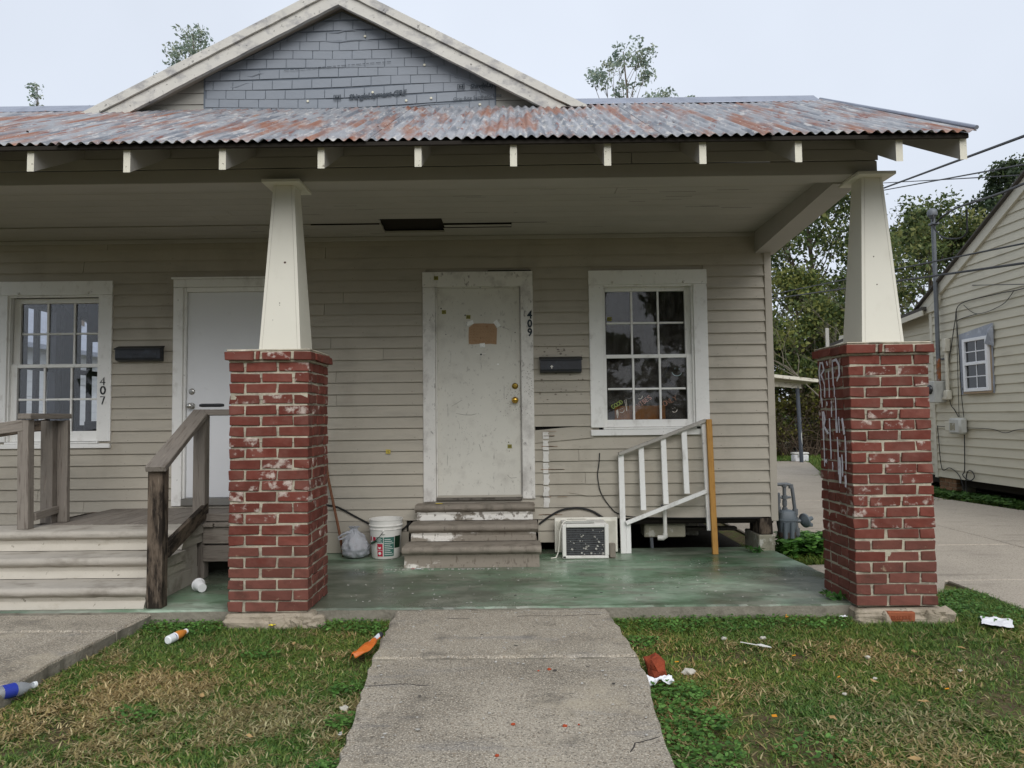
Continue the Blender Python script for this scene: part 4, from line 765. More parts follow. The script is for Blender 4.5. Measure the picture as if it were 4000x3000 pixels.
for y, a, b, w in ((-1.65, 1.09, .90, .010), (-1.67, .95, .93, .03), (-1.76, 1.06, .96, .012), (-1.78, .94, .88, .01), (-1.87, 1.12, .86, .011), (-1.89, .98, .80, .03), (-1.93, 1.0, .85, .012), (-1.985, 1.13, .90, .012), (-1.97, .86, .78, .02)): gp([(y, a), (y - .004, (a + b) / 2), (y, b)], w)
m.build('graffiti', GRF, cR)
m = MB(); m.cbox(2.685, 2.71, -1.56, -1.545, HP + .08, HP + .245, .002); tag(m.build('plastic_strip', 'plastic_w'), 'short white plastic strip standing on the graffitied pier cap', 'strip')

# ================================================================== CONCRETE STEPS
def step_profile(ytops, zt, yback, nose=.035):
    """side outline of a bull-nosed flight, front first; returns list of (y,z,material)"""
    return None
def steps(name, label, x0, x1, treads, zb, yback, mts, side):
    t = thing(name, label, 'steps', ((x0 + x1) / 2, (treads[0][0] + yback) / 2, zb))
    for i, (yf, zt) in enumerate(treads):
        zl = treads[i - 1][1] if i else zb; yb = treads[i + 1][0] if i + 1 < len(treads) else yback; h = zt - zl; in_ = i * side
        a, b = x0 + in_, x1 - in_
        # rounded nosing + tread
        prof = [(yb + .05, zt - .004)] + [(yf + .03 - .03 * math.sin(R(q)), zt - .03 + .03 * math.cos(R(q)) - .004) for q in (0, 25, 50, 75, 100, 130, 160)] + [(yf + .035, zt - .075), (yb + .05, zt - .075)]
        m = MB(); n = 22; L_ = len(prof); vs = []; fs = []
        for k in range(n + 1):
            u = k / n; x = a + (b - a) * u; e = .012 if k in (0, n) else 0
            for (y, z) in prof: vs.append((x, y + random.uniform(-.0025, .0025) + (e if y < yf + .03 else 0), z + random.uniform(-.0015, .0015) - e * .4))
        for k in range(n):
            for j in range(L_): fs.append((k * L_ + j, k * L_ + (j + 1) % L_, (k + 1) * L_ + (j + 1) % L_, (k + 1) * L_ + j))
        fs += [tuple(range(L_)), tuple(n * L_ + j for j in range(L_))[::-1]]
        m.add(vs, fs); m.build('tread', mts[0], t, True)
        m = MB(); 
        rp = [(yf + .034, zt - .07), (yf + .042, zt - .1), (yf + .040, zl + .045), (yf + .022, zl + .02), (yf + .014, zl + .001), (yb + .08, zl + .001), (yb + .08, zt - .07)]
        L_ = len(rp); vs = []; fs = []
        for k in range(n + 1):
            u = k / n; x = a + .018 + (b - a - .036) * u
            for (y, z) in rp: vs.append((x, y + random.uniform(-.0025, .0025), z))
        for k in range(n):
            for j in range(L_): fs.append((k * L_ + j, k * L_ + (j + 1) % L_, (k + 1) * L_ + (j + 1) % L_, (k + 1) * L_ + j))
        fs += [tuple(range(L_)), tuple(n * L_ + j for j in range(L_))[::-1]]
        m.add(vs, fs); m.build('riser', mts[min(i + 1, len(mts) - 1)], t, True)
    m = MB()
    for i, (yf, zt) in enumerate(treads): m.box(x0 + i * side + .022 + i * .003, x1 - i * side - .022 - i * .003, yf + .05, yback - .004 * i, zb + .001 + .002 * i, zt - .03)
    m.build('core', mts[0], t)
    return t
steps('concrete_steps', 'three worn concrete steps with flaking white risers below the note-taped door', -.635, .565, [(-.725, .182), (-.465, .330), (-.205, .478)], 0.0, -.024, ['step9', 'step9_low', 'step9_mid', 'step9_riser'], .02)
steps('concrete_steps', 'three wide pale concrete steps up to the weathered wooden landing', -3.9, -2.19, [(-1.955, .150), (-1.68, .302), (-1.41, .455)], 0.0, -1.11, ['step7_tread', 'step7_riser', 'step7_riser', 'step7_riser'], .0)

# ================================================================== WOODEN LANDING WITH HANDRAILS
ld = thing('wooden_landing', 'weathered grey plank landing with handrails beside the pale steps', 'deck', (-2.6, -.6, 0))
def wb(nm, p0, p1, w, h, mt='wood', up=(0, 0, 1)):
    """board built along local Z so the grain follows it"""
    p0 = Vector(p0); p1 = Vector(p1); d = p1 - p0; L_ = d.length; z = d / L_; u = Vector(up)
    x = u.cross(z)
    if x.length < 1e-3: x = Vector((1, 0, 0))
    x.normalize(); y = z.cross(x); m = MB(); m.cbox(-w / 2, w / 2, -h / 2, h / 2, 0, L_, .004, jit=.0015); me = m.mesh(nm, mt)
    o = bpy.data.objects.new(nm, me); COL.objects.link(o); o.parent = ld; o.matrix_parent_inverse = Matrix.Translation(-WLOC[ld.name])
    o.matrix_basis = Matrix(((x.x, y.x, z.x, p0.x), (x.y, y.y, z.y, p0.y), (x.z, y.z, z.z, p0.z), (0, 0, 0, 1))); return o
x = -3.52
while x < -1.68:
    w = .136; wb('deck_plank', (x + w / 2, -1.085 + random.uniform(-.012, .012), .437), (x + w / 2, -.03, .437), w, .032); x += w + .006
wb('rim_board', (-2.2, -1.035, .352), (-1.66, -1.035, .352), .036, .135, 'wood'); wb('rim_board', (-2.2, -1.033, .205), (-1.66, -1.033, .205), .036, .13, 'wood'); wb('rim_board', (-3.5, -1.03, .352), (-2.3, -1.03, .352), .036, .135)
wb('rim_board', (-1.675, -1.0, .35), (-1.675, -.03, .35), .036, .14); wb('rim_board', (-3.52, -1.0, .35), (-3.52, -.03, .35), .036, .14)
for x in (-2.6, -2.0): wb('joist', (x, -1.0, .33), (x, -.04, .33), .04, .14)
wb('post', (-2.137, -1.90, .0), (-2.137, -1.90, .975), .105, .09, 'wood_rot', (0, 1, 0)); wb('post', (-2.245, -.99, .0), (-2.245, -.99, 1.345), .10, .09, 'wood', (0, 1, 0))
wb('handrail', (-2.115, -1.985, .955), (-2.255, -.955, 1.362), .135, .042); wb('handrail', (-2.20, -.985, 1.352), (-1.5, -.985, 1.352), .05, .10, 'wood', (0, 1, 0)); wb('lower_rail', (-2.095, -1.86, .385), (-2.215, -.96, .55), .04, .115, 'wood_rot'); wb('lower_rail', (-2.2, -.985, .49), (-1.5, -.985, .49), .045, .06)
wb('post', (-3.505, -1.26, .452), (-3.52, -1.26, 1.31), .088, .07, 'wood', (0, 1, 0)); wb('post', (-3.535, -.93, .452), (-3.545, -.93, 1.30), .10, .09, 'wood', (0, 1, 0)); wb('post', (-3.44, -.90, .452), (-3.45, -.90, 1.30), .09, .04, 'wood', (0, 1, 0))
wb('handrail', (-3.50, -1.31, 1.335), (-3.46, -.86, 1.335), .115, .042); wb('lower_rail', (-3.47, -1.22, .54), (-3.48, -.92, .56), .04, .06); wb('handrail', (-3.52, -1.28, 1.265), (-5.4, -1.28, 1.02), .09, .04, 'wood', (0, 1, 0)); wb('handrail', (-3.54, -.95, 1.27), (-5.4, -.95, 1.02), .04, .09, 'wood_rot')
for i in range(13):
    x = -3.6 - i * .142; z = .432 - i * .03; wb('ramp_plank', (x, -1.33, z - .012), (x, -.12, z - .012), .136, .03, 'wood_rot' if i % 3 == 0 else 'wood')
wb('ramp_rim', (-3.53, -1.34, .33), (-5.4, -1.34, -.06), .14, .04, 'wood_rot', (0, 1, 0))
m = MB(); T = Matrix.Translation((-2.165, -.985, 1.412)) @ Matrix.Rotation(R(90), 4, 'Y'); m.lathe([(0, -.105), (.011, -.10), (.015, -.08), (.014, 0), (.015, .07), (.011, .10), (0, .105)], 14, 0, T); m.box(-2.21, -2.12, -.997, -.985, 1.405, 1.425); tag(m.build('grip_sleeve', 'black', None, True), 'slim black rounded object lying on the wooden handrail', 'object')

# ================================================================== THINGS ON THE WALL
def mailbox(label, x0, x1, z0, z1, cross):
    t = thing('mailbox', label, 'mailbox', ((x0 + x1) / 2, -.02, z0), 'black wall mailboxes')
    vs = []; pr = [(-.02, z0), (-.088, z0 + .012), (-.094, z0 + .03), (-.094, z1 - .035), (-.02, z1 - .01)]
    m = MB(); m.prism([(x0, y, z) for y, z in pr], (x1 - x0, 0, 0)); b = m.build('body', 'black_metal', t)
    m = MB(); m.prism([(x0 - .008, y, z) for y, z in [(-.018, z1), (-.104, z1 - .03), (-.104, z1 - .042), (-.098, z1 - .036), (-.018, z1 - .009)]], (x1 - x0 + .016, 0, 0)); m.build('lid', 'black', t)
    m = MB(); m.cbox(x0 + .03, x1 - .03, -.0965, -.093, z0 + .03, z1 - .05, .001); m.build('front_panel', 'black_metal', t)
    if cross:
        m = MB(); cx, cz = x0 + .11, z0 + .055; m.cbox(cx - .005, cx + .005, -.0985, -.0965, cz - .016, cz + .016, .001); m.cbox(cx - .013, cx + .013, -.0988, -.0968, cz - .001, cz + .009, .001); m.build('cross_mark', 'plastic_w', t)
    else:
        o = link('embossed_lettering', font_mesh('MAIL', .035, .001), t, ((x0 + x1) / 2 - .05, -.0972, z0 + .05), (R(90), 0, 0)); o.data.materials.append(M['black_metal'])
mailbox('black metal mailbox with a small white cross on its front', .597, .993, 1.708, 1.868, True)
mailbox('black metal mailbox beside the clean white door', -3.487, -3.053, 1.866, 2.018, False)
BLUEBLK = mat('blue_black_numerals', '#1c2a33', .5, .4, layers=[('#4a4a52', 30, .56, .66, (1, 1, 1), .6)])
t = thing('house_number', 'black numerals 409 running down the door casing', 'number', (.503, -.036, 2.06))
for ch, z in zip('409', (2.240, 2.155, 2.070)):
    me = font_mesh(ch, .105, .0012, .0028, 0, 1, 'CENTER'); o = link('numeral', me, t, (.503, -.0385, z), (R(90), 0, 0), (.92, 1, 1)); me.materials.append(BLUEBLK)
t = thing('house_number', 'black brush-drawn numerals 407 running down the window casing', 'number', (-3.636, -.034, 1.45))
for ch, z in zip('407', (1.640, 1.555, 1.455)):
    m = MB(); write(m, ch, (-3.662, -.0335, z), (1, 0, 0), (0, 0, 1), .074, .0155, (0, -1, 0)); m.build('numeral', 'black', t)
def sticker(txt, x, z, y, rot, lab, s=.021, mt='sticker'):
    t = thing('marker_sticker', lab, 'sticker', (x, y, z), 'numbered marker stickers')
    T = Matrix.Translation((x, y, z)) @ Matrix.Rotation(R(rot), 4, 'Y'); m = MB(); m.box(-s, s, -.0012, 0, -s * .9, s * .9, 0, T); m.build('paper', mt, t)
    m = MB(); ex = (T.to_3x3() @ Vector((1, 0, 0))); ez = (T.to_3x3() @ Vector((0, 0, 1))); write(m, txt, T @ Vector((-s * .72, -.0013, -s * .45)), ex, ez, s * .9, .0035, (0, -1, 0), adv=.82, thick=.0006); m.build('handwriting', 'black', t)
sticker('5A', -.402, 2.645, -.0365, 1, 'small olive sticker on the head casing of the note-taped door'); sticker('2A', -.332, 2.319, .0115, -1, 'small olive sticker marked 2A near the door edge'); sticker('3A', -.094, 2.268, .0115, 2, 'small olive sticker marked 3A just above the cardboard note')
sticker('4A', .295, 1.005, .0115, 0, 'small olive sticker marked 4A low on the scuffed door'); sticker('1C', -.873, .97, -.031, 2, 'small yellow-olive sticker marked 1C on the clapboards beside the door', .022, 'sticker_y'); sticker('5A', 1.288, 2.238, .062, 0, 'small olive sticker on the window pane', .022)
m = MB(); m.cbox(-.41, -.345, -.14, -.09, .4785, .4815, .001); tag(m.build('paper_scrap', 'sticker_y'), 'yellow paper tag lying on the top step below the door', 'paper')
# cardboard note
t = thing('cardboard_note', 'torn brown cardboard note taped to the scuffed door', 'note', (.045, .011, 2.0))
m = MB(); m.prism([(x, .0112, z) for x, z in ((-.092, 2.005), (-.06, 1.999), (.0, 2.004), (.06, 2.0), (.12, 2.003), (.178, 1.996), (.182, 2.09), (.184, 2.15), (.155, 2.198), (.05, 2.204), (-.04, 2.203), (-.09, 2.165), (-.094, 2.08))], (0, -.003, 0)); m.build('card', 'cardboard', t)
m = MB()
for z, x0, x1 in ((2.172, -.01, .08), (2.146, -.07, .15), (2.118, -.08, .155), (2.095, -.08, .0), (2.065, -.085, .05), (2.04, -.085, -.06), (2.028, -.03, .15)):
    x = x0
    while x < x1:
        n = random.randint(4, 7); pts = [(x + i * .0045, .0081, z + random.uniform(-.004, .006)) for i in range(n)]; ribbon(m, pts, .0016, (0, -1, 0), thick=.0004); x += n * .0045 + .006
m.build('handwriting', 'ink', t)
for (x, z, w, h, r_) in ((-.078, 2.208, .034, .02, -20), (.184, 2.198, .034, .019, 55), (.04, 1.988, .026, .021, -3)):
    T = Matrix.Translation((x, .0085, z)) @ Matrix.Rotation(R(r_), 4, 'Y'); m = MB(); m.cbox(-w, w, -.002, .001, -h, h, .001, 0, T, jit=.003); m.build('tape', 'tape', t)
m = MB(); m.box(.022, .028, .0078, .0082, 2.055, 2.063); m.box(.078, .081, .0078, .0082, 2.063, 2.067); m.build('hole', 'black', t)
# curtain and plywood behind the panes, writing on the glass
m = MB(); m.grid(lambda u, v: (1.2 + .9 * u, .10 + .006 * math.sin(u * 40 + v * 2), 1.16 + 1.42 * v), 90, 8); tag(m.build('curtain', 'curtain', None, True), 'grey-brown cloth hung behind the panes of the twelve-pane window', 'curtain')
m = MB(); m.cbox(1.325, 1.82, .084, .092, 1.17, 1.385, .002); tag(m.build('plywood_sheet', 'plywood'), 'orange plywood offcut standing behind the bottom window panes', 'plywood')
ww = thing('window_writing', 'chalk words GOOD VIBES ONLY and smiley faces on the bottom panes', 'writing', (1.63, .03, 1.3)); yy = .0315
CHK = ['chalk_w', 'chalk_g', 'chalk_p', 'chalk_r', mat('pale_blue_chalk', '#9fb0b4', .9, .1)]
def smile(x, z, s, rot, mi):
    mb = MB()
    ca, sa = math.cos(R(rot)), math.sin(R(rot))
    def q(a, b): return (x + (a * ca - b * sa) * s, yy, z + (a * sa + b * ca) * s)
    ribbon(mb, [q(a, b) for a, b in arc(0, 0, .5, .5, 200, 340, 8)], .006, (0, -1, 0), 0, .0008)
    for a in (-.2, .2): ribbon(mb, [q(a, .12), q(a, .3)], .005, (0, -1, 0), 0, .0008)
    mb.build('smiley', CHK[mi], ww)
def cw(txt, x, z, dx, dz, size, mi):
    e = Vector((dx, 0, dz)).normalized(); u = Vector((-e.z, 0, e.x)); m = MB(); write(m, txt, (x, yy, z), e, u, size, .0068, (0, -1, 0), 0, .8, .0008); m.build('chalk_word', CHK[mi], ww)
cw('GOOD', 1.30, 1.355, .091, .05, .037, 1); cw('VIBES', 1.55, 1.365, .149, .10, .040, 2); cw('ONLY', 1.80, 1.375, .149, .075, .047, 3)
smile(1.385, 1.345, .052, 25, 0); smile(1.563, 1.475, .05, 35, 0); smile(1.897, 1.345, .055, 20, 0); smile(1.93, 1.72, .10, -5, 4)
m = MB(); ribbon(m, [(1.415, yy, 1.44), (1.43, yy, 1.37), (1.432, yy, 1.335)], .006, (0, -1, 0), 0); ribbon(m, [(1.43, yy, 1.45), (1.437, yy, 1.39), (1.436, yy, 1.335)], .005, (0, -1, 0), 0)
m.prism([(1.335, yy, 1.34), (1.35, yy, 1.35), (1.357, yy, 1.30), (1.345, yy, 1.262), (1.335, yy, 1.30)], (0, -.0008, 0), 0); m.build('chalk_smear', 'chalk_w', ww)
m = MB(); yb = .072
for pts, w in (([(1.885, 1.82), (1.85, 1.74), (1.785, 1.655)], .022), ([(1.80, 1.68), (1.86, 1.62), (1.925, 1.565)], .02), ([(1.785, 1.66), (1.775, 1.60), (1.80, 1.57), (1.86, 1.562), (1.925, 1.565)], .012)): ribbon(m, [(x, yb, z) for x, z in pts], w, (0, -1, 0), thick=.006)
tag(m.build('strap', 'black'), 'black strap hanging behind the right-hand window pane', 'strap')
# cables on the wall
def cable(label, pts, r, mt='rubber', name='cable', n=24):
    pts = [Vector(p) for p in pts]; out = []
    for i in range(len(pts) - 1):
        p0 = pts[max(i - 1, 0)]; p1 = pts[i]; p2 = pts[i + 1]; p3 = pts[min(i + 2, len(pts) - 1)]
        for k in range(6):
            t = k / 6; out.append(.5 * ((2 * p1) + (-p0 + p2) * t + (2 * p0 - 5 * p1 + 4 * p2 - p3) * t * t + (-p0 + 3 * p1 - 3 * p2 + p3) * t ** 3))
    out.append(pts[-1]); m = MB(); m.tube(out, r, 7); return tag(m.build(name, mt, None, True), label, 'cable')
cable('thin black cable hanging down the clapboards under the window', [(1.158, -.03, .934), (1.15, -.03, .83), (1.135, -.03, .724), (1.15, -.03, .60), (1.18, -.03, .522), (1.25, -.03, .42), (1.34, -.03, .351), (1.6, -.03, .315), (2.7, -.03, .30)], .005)
cable('black hose arching over the window air conditioner', [(.57, -.03, .265), (.66, -.03, .33), (.77, -.032, .39), (.88, -.032, .412), (.975, -.032, .41), (1.08, -.032, .38), (1.18, -.05, .32)], .010)
cable('black cable drooping along the wall behind the bucket', [(-1.75, -.03, .47), (-1.55, -.03, .47), (-1.44, -.03, .462), (-1.34, -.03, .437), (-1.2, -.03, .36), (-1.05, -.03, .28), (-.9, -.05, .2), (-.75, -.04, .22), (-.66, -.04, .3)], .009)
cable('thin painted wire looped along the lower clapboards', [(.86, -.026, .56), (.95, -.026, .545), (1.05, -.026, .53), (1.3, -.026, .535), (2.0, -.026, .53), (2.5, -.026, .54), (2.78, -.034, .545)], .003, 'trim_taupe')
# ================================================================== THINGS ON THE PORCH
# white plastic pail
bx, by = -.865, -.20
t = thing('bucket', 'white plastic pail with red and green labels and a wire handle', 'bucket', (bx, by, 0))
T = Matrix.Translation((bx, by, 0))
m = MB(); m.lathe([(0, .004), (.126, .004), (.131, .012), (.146, .265), (.153, .267), (.153, .274), (.148, .277), (.149, .297), (.158, .299), (.158, .307), (.150, .312), (.152, .348), (.157, .351), (.157, .358), (.147, .358), (.140, .25), (.126, .02), (0, .016)], 48, 0, T); m.build('body', 'plastic_w', t, True)
def patch(nm, a0, a1, z0, z1, mt, off=.0012):
    m = MB(); r = lambda z: .131 + (z - .012) * (.015 / .253) + off
    m.grid(lambda u, v: (bx + r(z0 + (z1 - z0) * v) * math.cos(R(a0 + (a1 - a0) * u)), by + r(z0 + (z1 - z0) * v) * math.sin(R(a0 + (a1 - a0) * u)), z0 + (z1 - z0) * v), 12, 2); return m.build(nm, mt, t, True)
patch('red_label', 246, 268, .03, .145, 'red_label'); patch('green_label', 272, 312, .03, .205, 'green_label'); patch('green_label', 243, 270, .152, .205, 'green_label'); patch('red_label', 206, 240, .165, .205, 'red_label'); patch('green_label', 314, 345, .10, .21, 'dark_green')
for z in (.058, .110): 
    m = MB(); a = R(256); m.lathe([(0, .002), (.013, .002), (.014, 0)], 14, 0, Matrix.Translation((bx + .1362 * math.cos(a), by + .1362 * math.sin(a), z)) @ Matrix.Rotation(a - R(270), 4, 'Z') @ Matrix.Rotation(R(90), 4, 'X')); m.build('round_mark', 'white_label', t)
for i in range(9): patch('print_line', 275, 309 - (i % 3) * 6, .045 + i * .017, .050 + i * .017, 'white_label', .0022)
for i in range(4): patch('print_line', 247, 266 - (i % 2) * 5, .16 + i * .011, .164 + i * .011, 'white_label', .0022)
patch('print_line', 218, 226, .165, .205, 'white_label', .0022); patch('print_line', 243, 271, .146, .152, 'white_label', .002); patch('print_line', 247, 267, .085, .088, 'white_label', .0024)
m = MB(); hp = []
a1, a2 = R(272), R(205)
P1 = Vector((bx + .163 * math.cos(a1), by + .163 * math.sin(a1), .255)); P2 = Vector((bx + .15 * math.cos(a2) - .005, by + .15 * math.sin(a2) - .01, .115))
hp = [P1, P1.lerp(P2, .3) + Vector((-.005, -.022, -.012)), P1.lerp(P2, .6) + Vector((-.006, -.03, -.01)), P2 + Vector((-.004, -.01, 0)), P2]
m.tube(hp, .0028, 6); m.build('wire_handle', 'rubber', t); m = MB(); m.tube([hp[2] + Vector((.022, 0, .012)), hp[2] + Vector((-.02, 0, -.012))], .011, 8); m.build('grip', 'dark_green', t)
m = MB(); m.cbox(P1.x - .012, P1.x + .012, P1.y + .001, P1.y + .02, P1.z - .02, P1.z + .016, .003); m.build('handle_ear', 'plastic_w', t)
# tied plastic bag
def blob(prof_fn, nu, nv, ctr):
    m = MB(); vs = []; fs = []
    for j in range(nv + 1):
        for i in range(nu): vs.append(prof_fn(i / nu, j / nv))
    for j in range(nv):
        for i in range(nu): fs.append((j * nu + i, j * nu + (i + 1) % nu, (j + 1) * nu + (i + 1) % nu, (j + 1) * nu + i))
    fs += [tuple(range(nu))[::-1], tuple(nv * nu + i for i in range(nu))]; m.add(vs, fs); return m
from mathutils import noise as mn
t = thing('trash_bag', 'knotted translucent grey plastic bag of rubbish slumped beside the bucket', 'bag', (-1.14, -.22, 0))
def bagf(u, v, sc=1, jit=.022):
    a = 2 * math.pi * u; prof = [(0, .05), (.02, .088), (.12, .122), (.3, .128), (.5, .112), (.7, .078), (.85, .042), (.93, .026), (1, .045)]
    for k in range(len(prof) - 1):
        if prof[k][0] <= v <= prof[k + 1][0]: r = prof[k][1] + (prof[k + 1][1] - prof[k][1]) * (v - prof[k][0]) / (prof[k + 1][0] - prof[k][0]); break
    p = Vector((math.cos(a), math.sin(a), v * 2)); r += jit * mn.noise(p * 2.1 + Vector((3, 1, 7))) + jit * .45 * mn.noise(p * 6) + .006 * math.sin(a * 11 + v * 5) * v
    return (-1.14 + r * sc * math.cos(a) - .02 * v, -.22 + r * sc * .85 * math.sin(a), .004 + v * .285 * sc)
blob(lambda u, v: bagf(u, v), 44, 30, 0).build('bag_skin', 'bag', t, True); blob(lambda u, v: bagf(u, v * .8, .86, .05), 30, 16, 0).build('contents', 'bag_trash', t, True)
m = MB(); m.tube([(-1.17, -.235, .235), (-1.21, -.25, .24), (-1.26, -.26, .22), (-1.295, -.26, .195), (-1.29, -.255, .175), (-1.25, -.25, .185), (-1.2, -.24, .21)], [.012, .013, .010, .009, .009, .010, .013], 8); m.build('knot_loop', 'bag', t, True)
m = MB(); m.tube([(-1.475, -.05, .96), (-1.44, -.075, .73), (-1.385, -.10, .50), (-1.325, -.13, .26), (-1.27, -.16, .004)], .0125, 10); tag(m.build('broom_handle', 'stick', None, True), 'brown wooden pole leaning on the wall behind the plastic bag', 'pole')
# air conditioner leaning against the wall
t = thing('air_conditioner', 'white window air conditioner with a dark clogged grille set on the porch floor', 'air conditioner', (.97, -.22, 0))
m = MB(); m.cbox(.712, 1.302, -.125, -.10, .012, .335, .004); m.build('flange', 'plastic_y', t)
for x0, x1 in ((.725, .775), (1.185, 1.285)):
    k = 0; x = x0
    while x < x1: m = MB(); m.cbox(x, x + .0065, -.137, -.124, .03, .305, .002); m.build('accordion_fin', 'plastic_y', t); x += .0105
m = MB(); m.cbox(.772, 1.172, -.36, -.126, .018, .318, .006); m.build('case', 'plastic_w', t)
m = MB()
for bx_ in ((.765, .80, .004, .312), (1.148, 1.185, .03, .312)): m.cbox(bx_[0], bx_[1], -.395, -.352, bx_[2], bx_[3], .006)
m.cbox(.8, 1.148, -.393, -.352, .282, .312, .005); m.cbox(.767, 1.182, -.395, -.352, .004, .030, .005); m.build('front_frame', 'plastic_w', t)
m = MB(); m.box(.80, 1.148, -.372, -.36, .03, .282); m.build('grille_backing', 'ac_grille', t)
for i in range(12): m = MB(); m.box(.80, 1.148, -.380, -.377, .045 + i * .0197, .0475 + i * .0197); m.build('grille_bar', 'galv', t)
m = MB()
for i in range(34):
    x = random.uniform(.81, 1.14); z = .04 + abs(random.gauss(0, .06)); 
    if random.random() < .35: x = random.gauss(.98, .03); z = random.uniform(.035, .12)
    if random.random() < .3: z = random.uniform(.05, .26)
    if z > .275: continue
    s_ = random.uniform(.003, .010); m.cbox(x - s_, x + s_, -.3825, -.379, z - s_ * .7, z + s_ * .9, s_ * .4, jit=s_ * .35)
stuff(m.build('lint_flakes', 'lint', t))
m = MB(); m.cbox(.79, 1.06, -.372, -.33, .320, .333, .003); m.build('vent_slot', 'meter_grey', t); m = MB(); m.cbox(.83, 1.0, -.25, -.13, .3175, .326, .003); m.build('top_plate', 'plastic_y', t)
m = MB(); m.tube([(.86, -.34, .335), (.80, -.36, .342), (.765, -.37, .31), (.745, -.36, .24), (.74, -.34, .15), (.735, -.32, .06), (.71, -.34, .008), (.66, -.37, .006)], .005, 8); m.build('power_cord', 'plastic_y', t, True)
m = MB(); m.cbox(1.192, 1.245, -.375, -.32, .0, .135, .008, jit=.004); tag(m.build('paver_brick', 'step9'), 'small grey paver stood on end against the air conditioner', 'paver')
# loose white stair rail propped on the wall, and a stud
t = thing('stair_railing', 'chipped white wooden stair railing propped against the clapboards', 'railing', (1.7, -.15, 0))
def rb(nm, p0, p1, w, h, mt='rail_white', up=(0, -1, 0)): m = MB(); m.beam(p0, p1, w, h, 0, up); return m.build(nm, mt, t)
RW = .046
for nm, xz0, xz1, w in (('post', (1.352, .0), (1.352, .935), .052), ('baluster', (1.545, .40), (1.545, .99), .05), ('baluster', (1.757, .455), (1.757, 1.07), .05), ('baluster', (1.955, .55), (1.955, 1.135), .05), ('post', (2.165, .205), (2.150, 1.235), .055)):
    rb(nm, (xz0[0], -.13 - .02, xz0[1]), (xz1[0], -.085, xz1[1]), w, .032)
rb('foot_block', (1.402, -.145, .0), (1.402, -.13, .27), .045, .03); rb('top_rail', (1.325, -.12, .925), (2.16, -.105, 1.235), .05, .03, 'rail_grey', (0, 0, 1)); rb('bottom_rail', (1.375, -.175, .285), (2.145, -.155, .575), .036, .036, 'rail_white')
m = MB(); m.beam((2.185, -.235, .0), (2.185, -.125, 1.245), .052, .036, 0, (0, 1, 0)); tag(m.build('lumber_stud', 'lumber'), 'yellow pine stud propped upright beside the white railing', 'lumber')
# plumbing and crawlspace things
t = thing('drain_pipe', 'white plastic drain elbow poking out under the clapboards', 'pipe', (1.77, -.1, .1))
m = MB(); m.tube([(1.765, -.055, .50), (1.765, -.055, .16)], .019, 12); m.tube([(1.765, -.055, .165), (1.765, -.052, .14), (1.745, -.045, .125), (1.70, -.03, .122)], [.024, .026, .026, .024], 12); m.build('pipe', 'pvc', t, True); m = MB(); m.cbox(1.735, 1.795, -.075, -.02, .42, .435, .003); m.build('clamp', 'galv', t)
t = thing('utility_box', 'grey wooden box hung under the floor behind the drain elbow', 'box', (1.75, .15, 0))
m = MB(); m.cbox(1.60, 2.0, .12, .38, .10, .32, .006, jit=.004); m.build('box', 'conc_block', t); m = MB(); m.tube([(1.68, .15, -.08), (1.67, .15, .1)], .018, 8); m.build('leg', 'galv', t)
m = MB(); m.cbox(1.9, 2.62, .5, .59, .10, .135, .004); m.cbox(1.4, 2.62, 1.1, 1.16, .16, .2, .004); tag(m.build('loose_timber', 'wood'), 'grey timber lying across the crawlspace under the floor', 'timber')
t = thing('house_support', 'wood stub on a grey concrete block holding up the house corner', 'support', (2.74, -.05, 0))
m = MB(); m.cbox(2.645, 2.80, -.075, .35, -.02, .142, .008, jit=.004); m.build('concrete_block', 'conc_block', t); m = MB(); m.cbox(2.67, 2.795, -.03, .26, .142, .30, .006, jit=.005); m.build('wood_stub', 'wood_rot', t)
# gas meter
t = thing('gas_meter', 'grey gas meter with regulator and pipes beside the house corner', 'gas meter', (2.985, .1, GZ))
m = MB(); gx, gy = 2.985, .13
def ob(z, hx, hy): return [(gx + hx * math.copysign(abs(math.cos(a)) ** .55, math.cos(a)), gy + hy * math.copysign(abs(math.sin(a)) ** .55, math.sin(a)), z) for a in [2 * math.pi * k / 20 for k in range(20)]]
def loft(rings, mb):
    n = len(rings[0]); vs = [p for r_ in rings for p in r_]; fs = [(j * n + i, j * n + (i + 1) % n, (j + 1) * n + (i + 1) % n, (j + 1) * n + i) for j in range(len(rings) - 1) for i in range(n)] + [tuple(range(n))[::-1], tuple((len(rings) - 1) * n + i for i in range(n))]; mb.add(vs, fs)
loft([ob(.14, .075, .06), ob(.22, .085, .07), ob(.25, .085, .07), ob(.252, .095, .08), ob(.268, .095, .08), ob(.27, .085, .07), ob(.33, .08, .065), ob(.352, .055, .045), ob(.358, .02, .02)], m); m.build('meter_body', 'gas_grey', t, True)
m = MB(); loft([ob(-.03, .035, .03), ob(.0, .05, .045), ob(.04, .075, .06), ob(.14, .082, .067), ob(.143, .06, .05)], m); m.build('lower_case', 'gas_rust', t, True)
m = MB(); m.lathe([(.05, -.1), (.05, -.03)], 12, 0, Matrix.Translation((gx, gy, 0))); m.build('stand', 'gas_rust', t)
for x0 in (gx - .035, gx + .03):
    m = MB(); m.tube([(x0, gy - .06, .08), (x0, gy - .065, .24)], .022, 10); m.build('case_rib', 'gas_grey', t, True)
m = MB(); m.tube([(gx - .01, gy, .35), (gx - .01, gy, .60)], .017, 10); m.tube([(gx - .07, gy, .34), (gx - .07, gy, .52)], .014, 10); m.tube([(2.86, gy, .60), (3.0, gy, .602), (3.03, gy, .595), (3.05, gy, .57), (3.058, gy, .5), (3.075, gy, .33), (3.09, gy, .1), (3.095, gy, -.02)], .017, 10); m.build('pipe', 'galv', t, True)
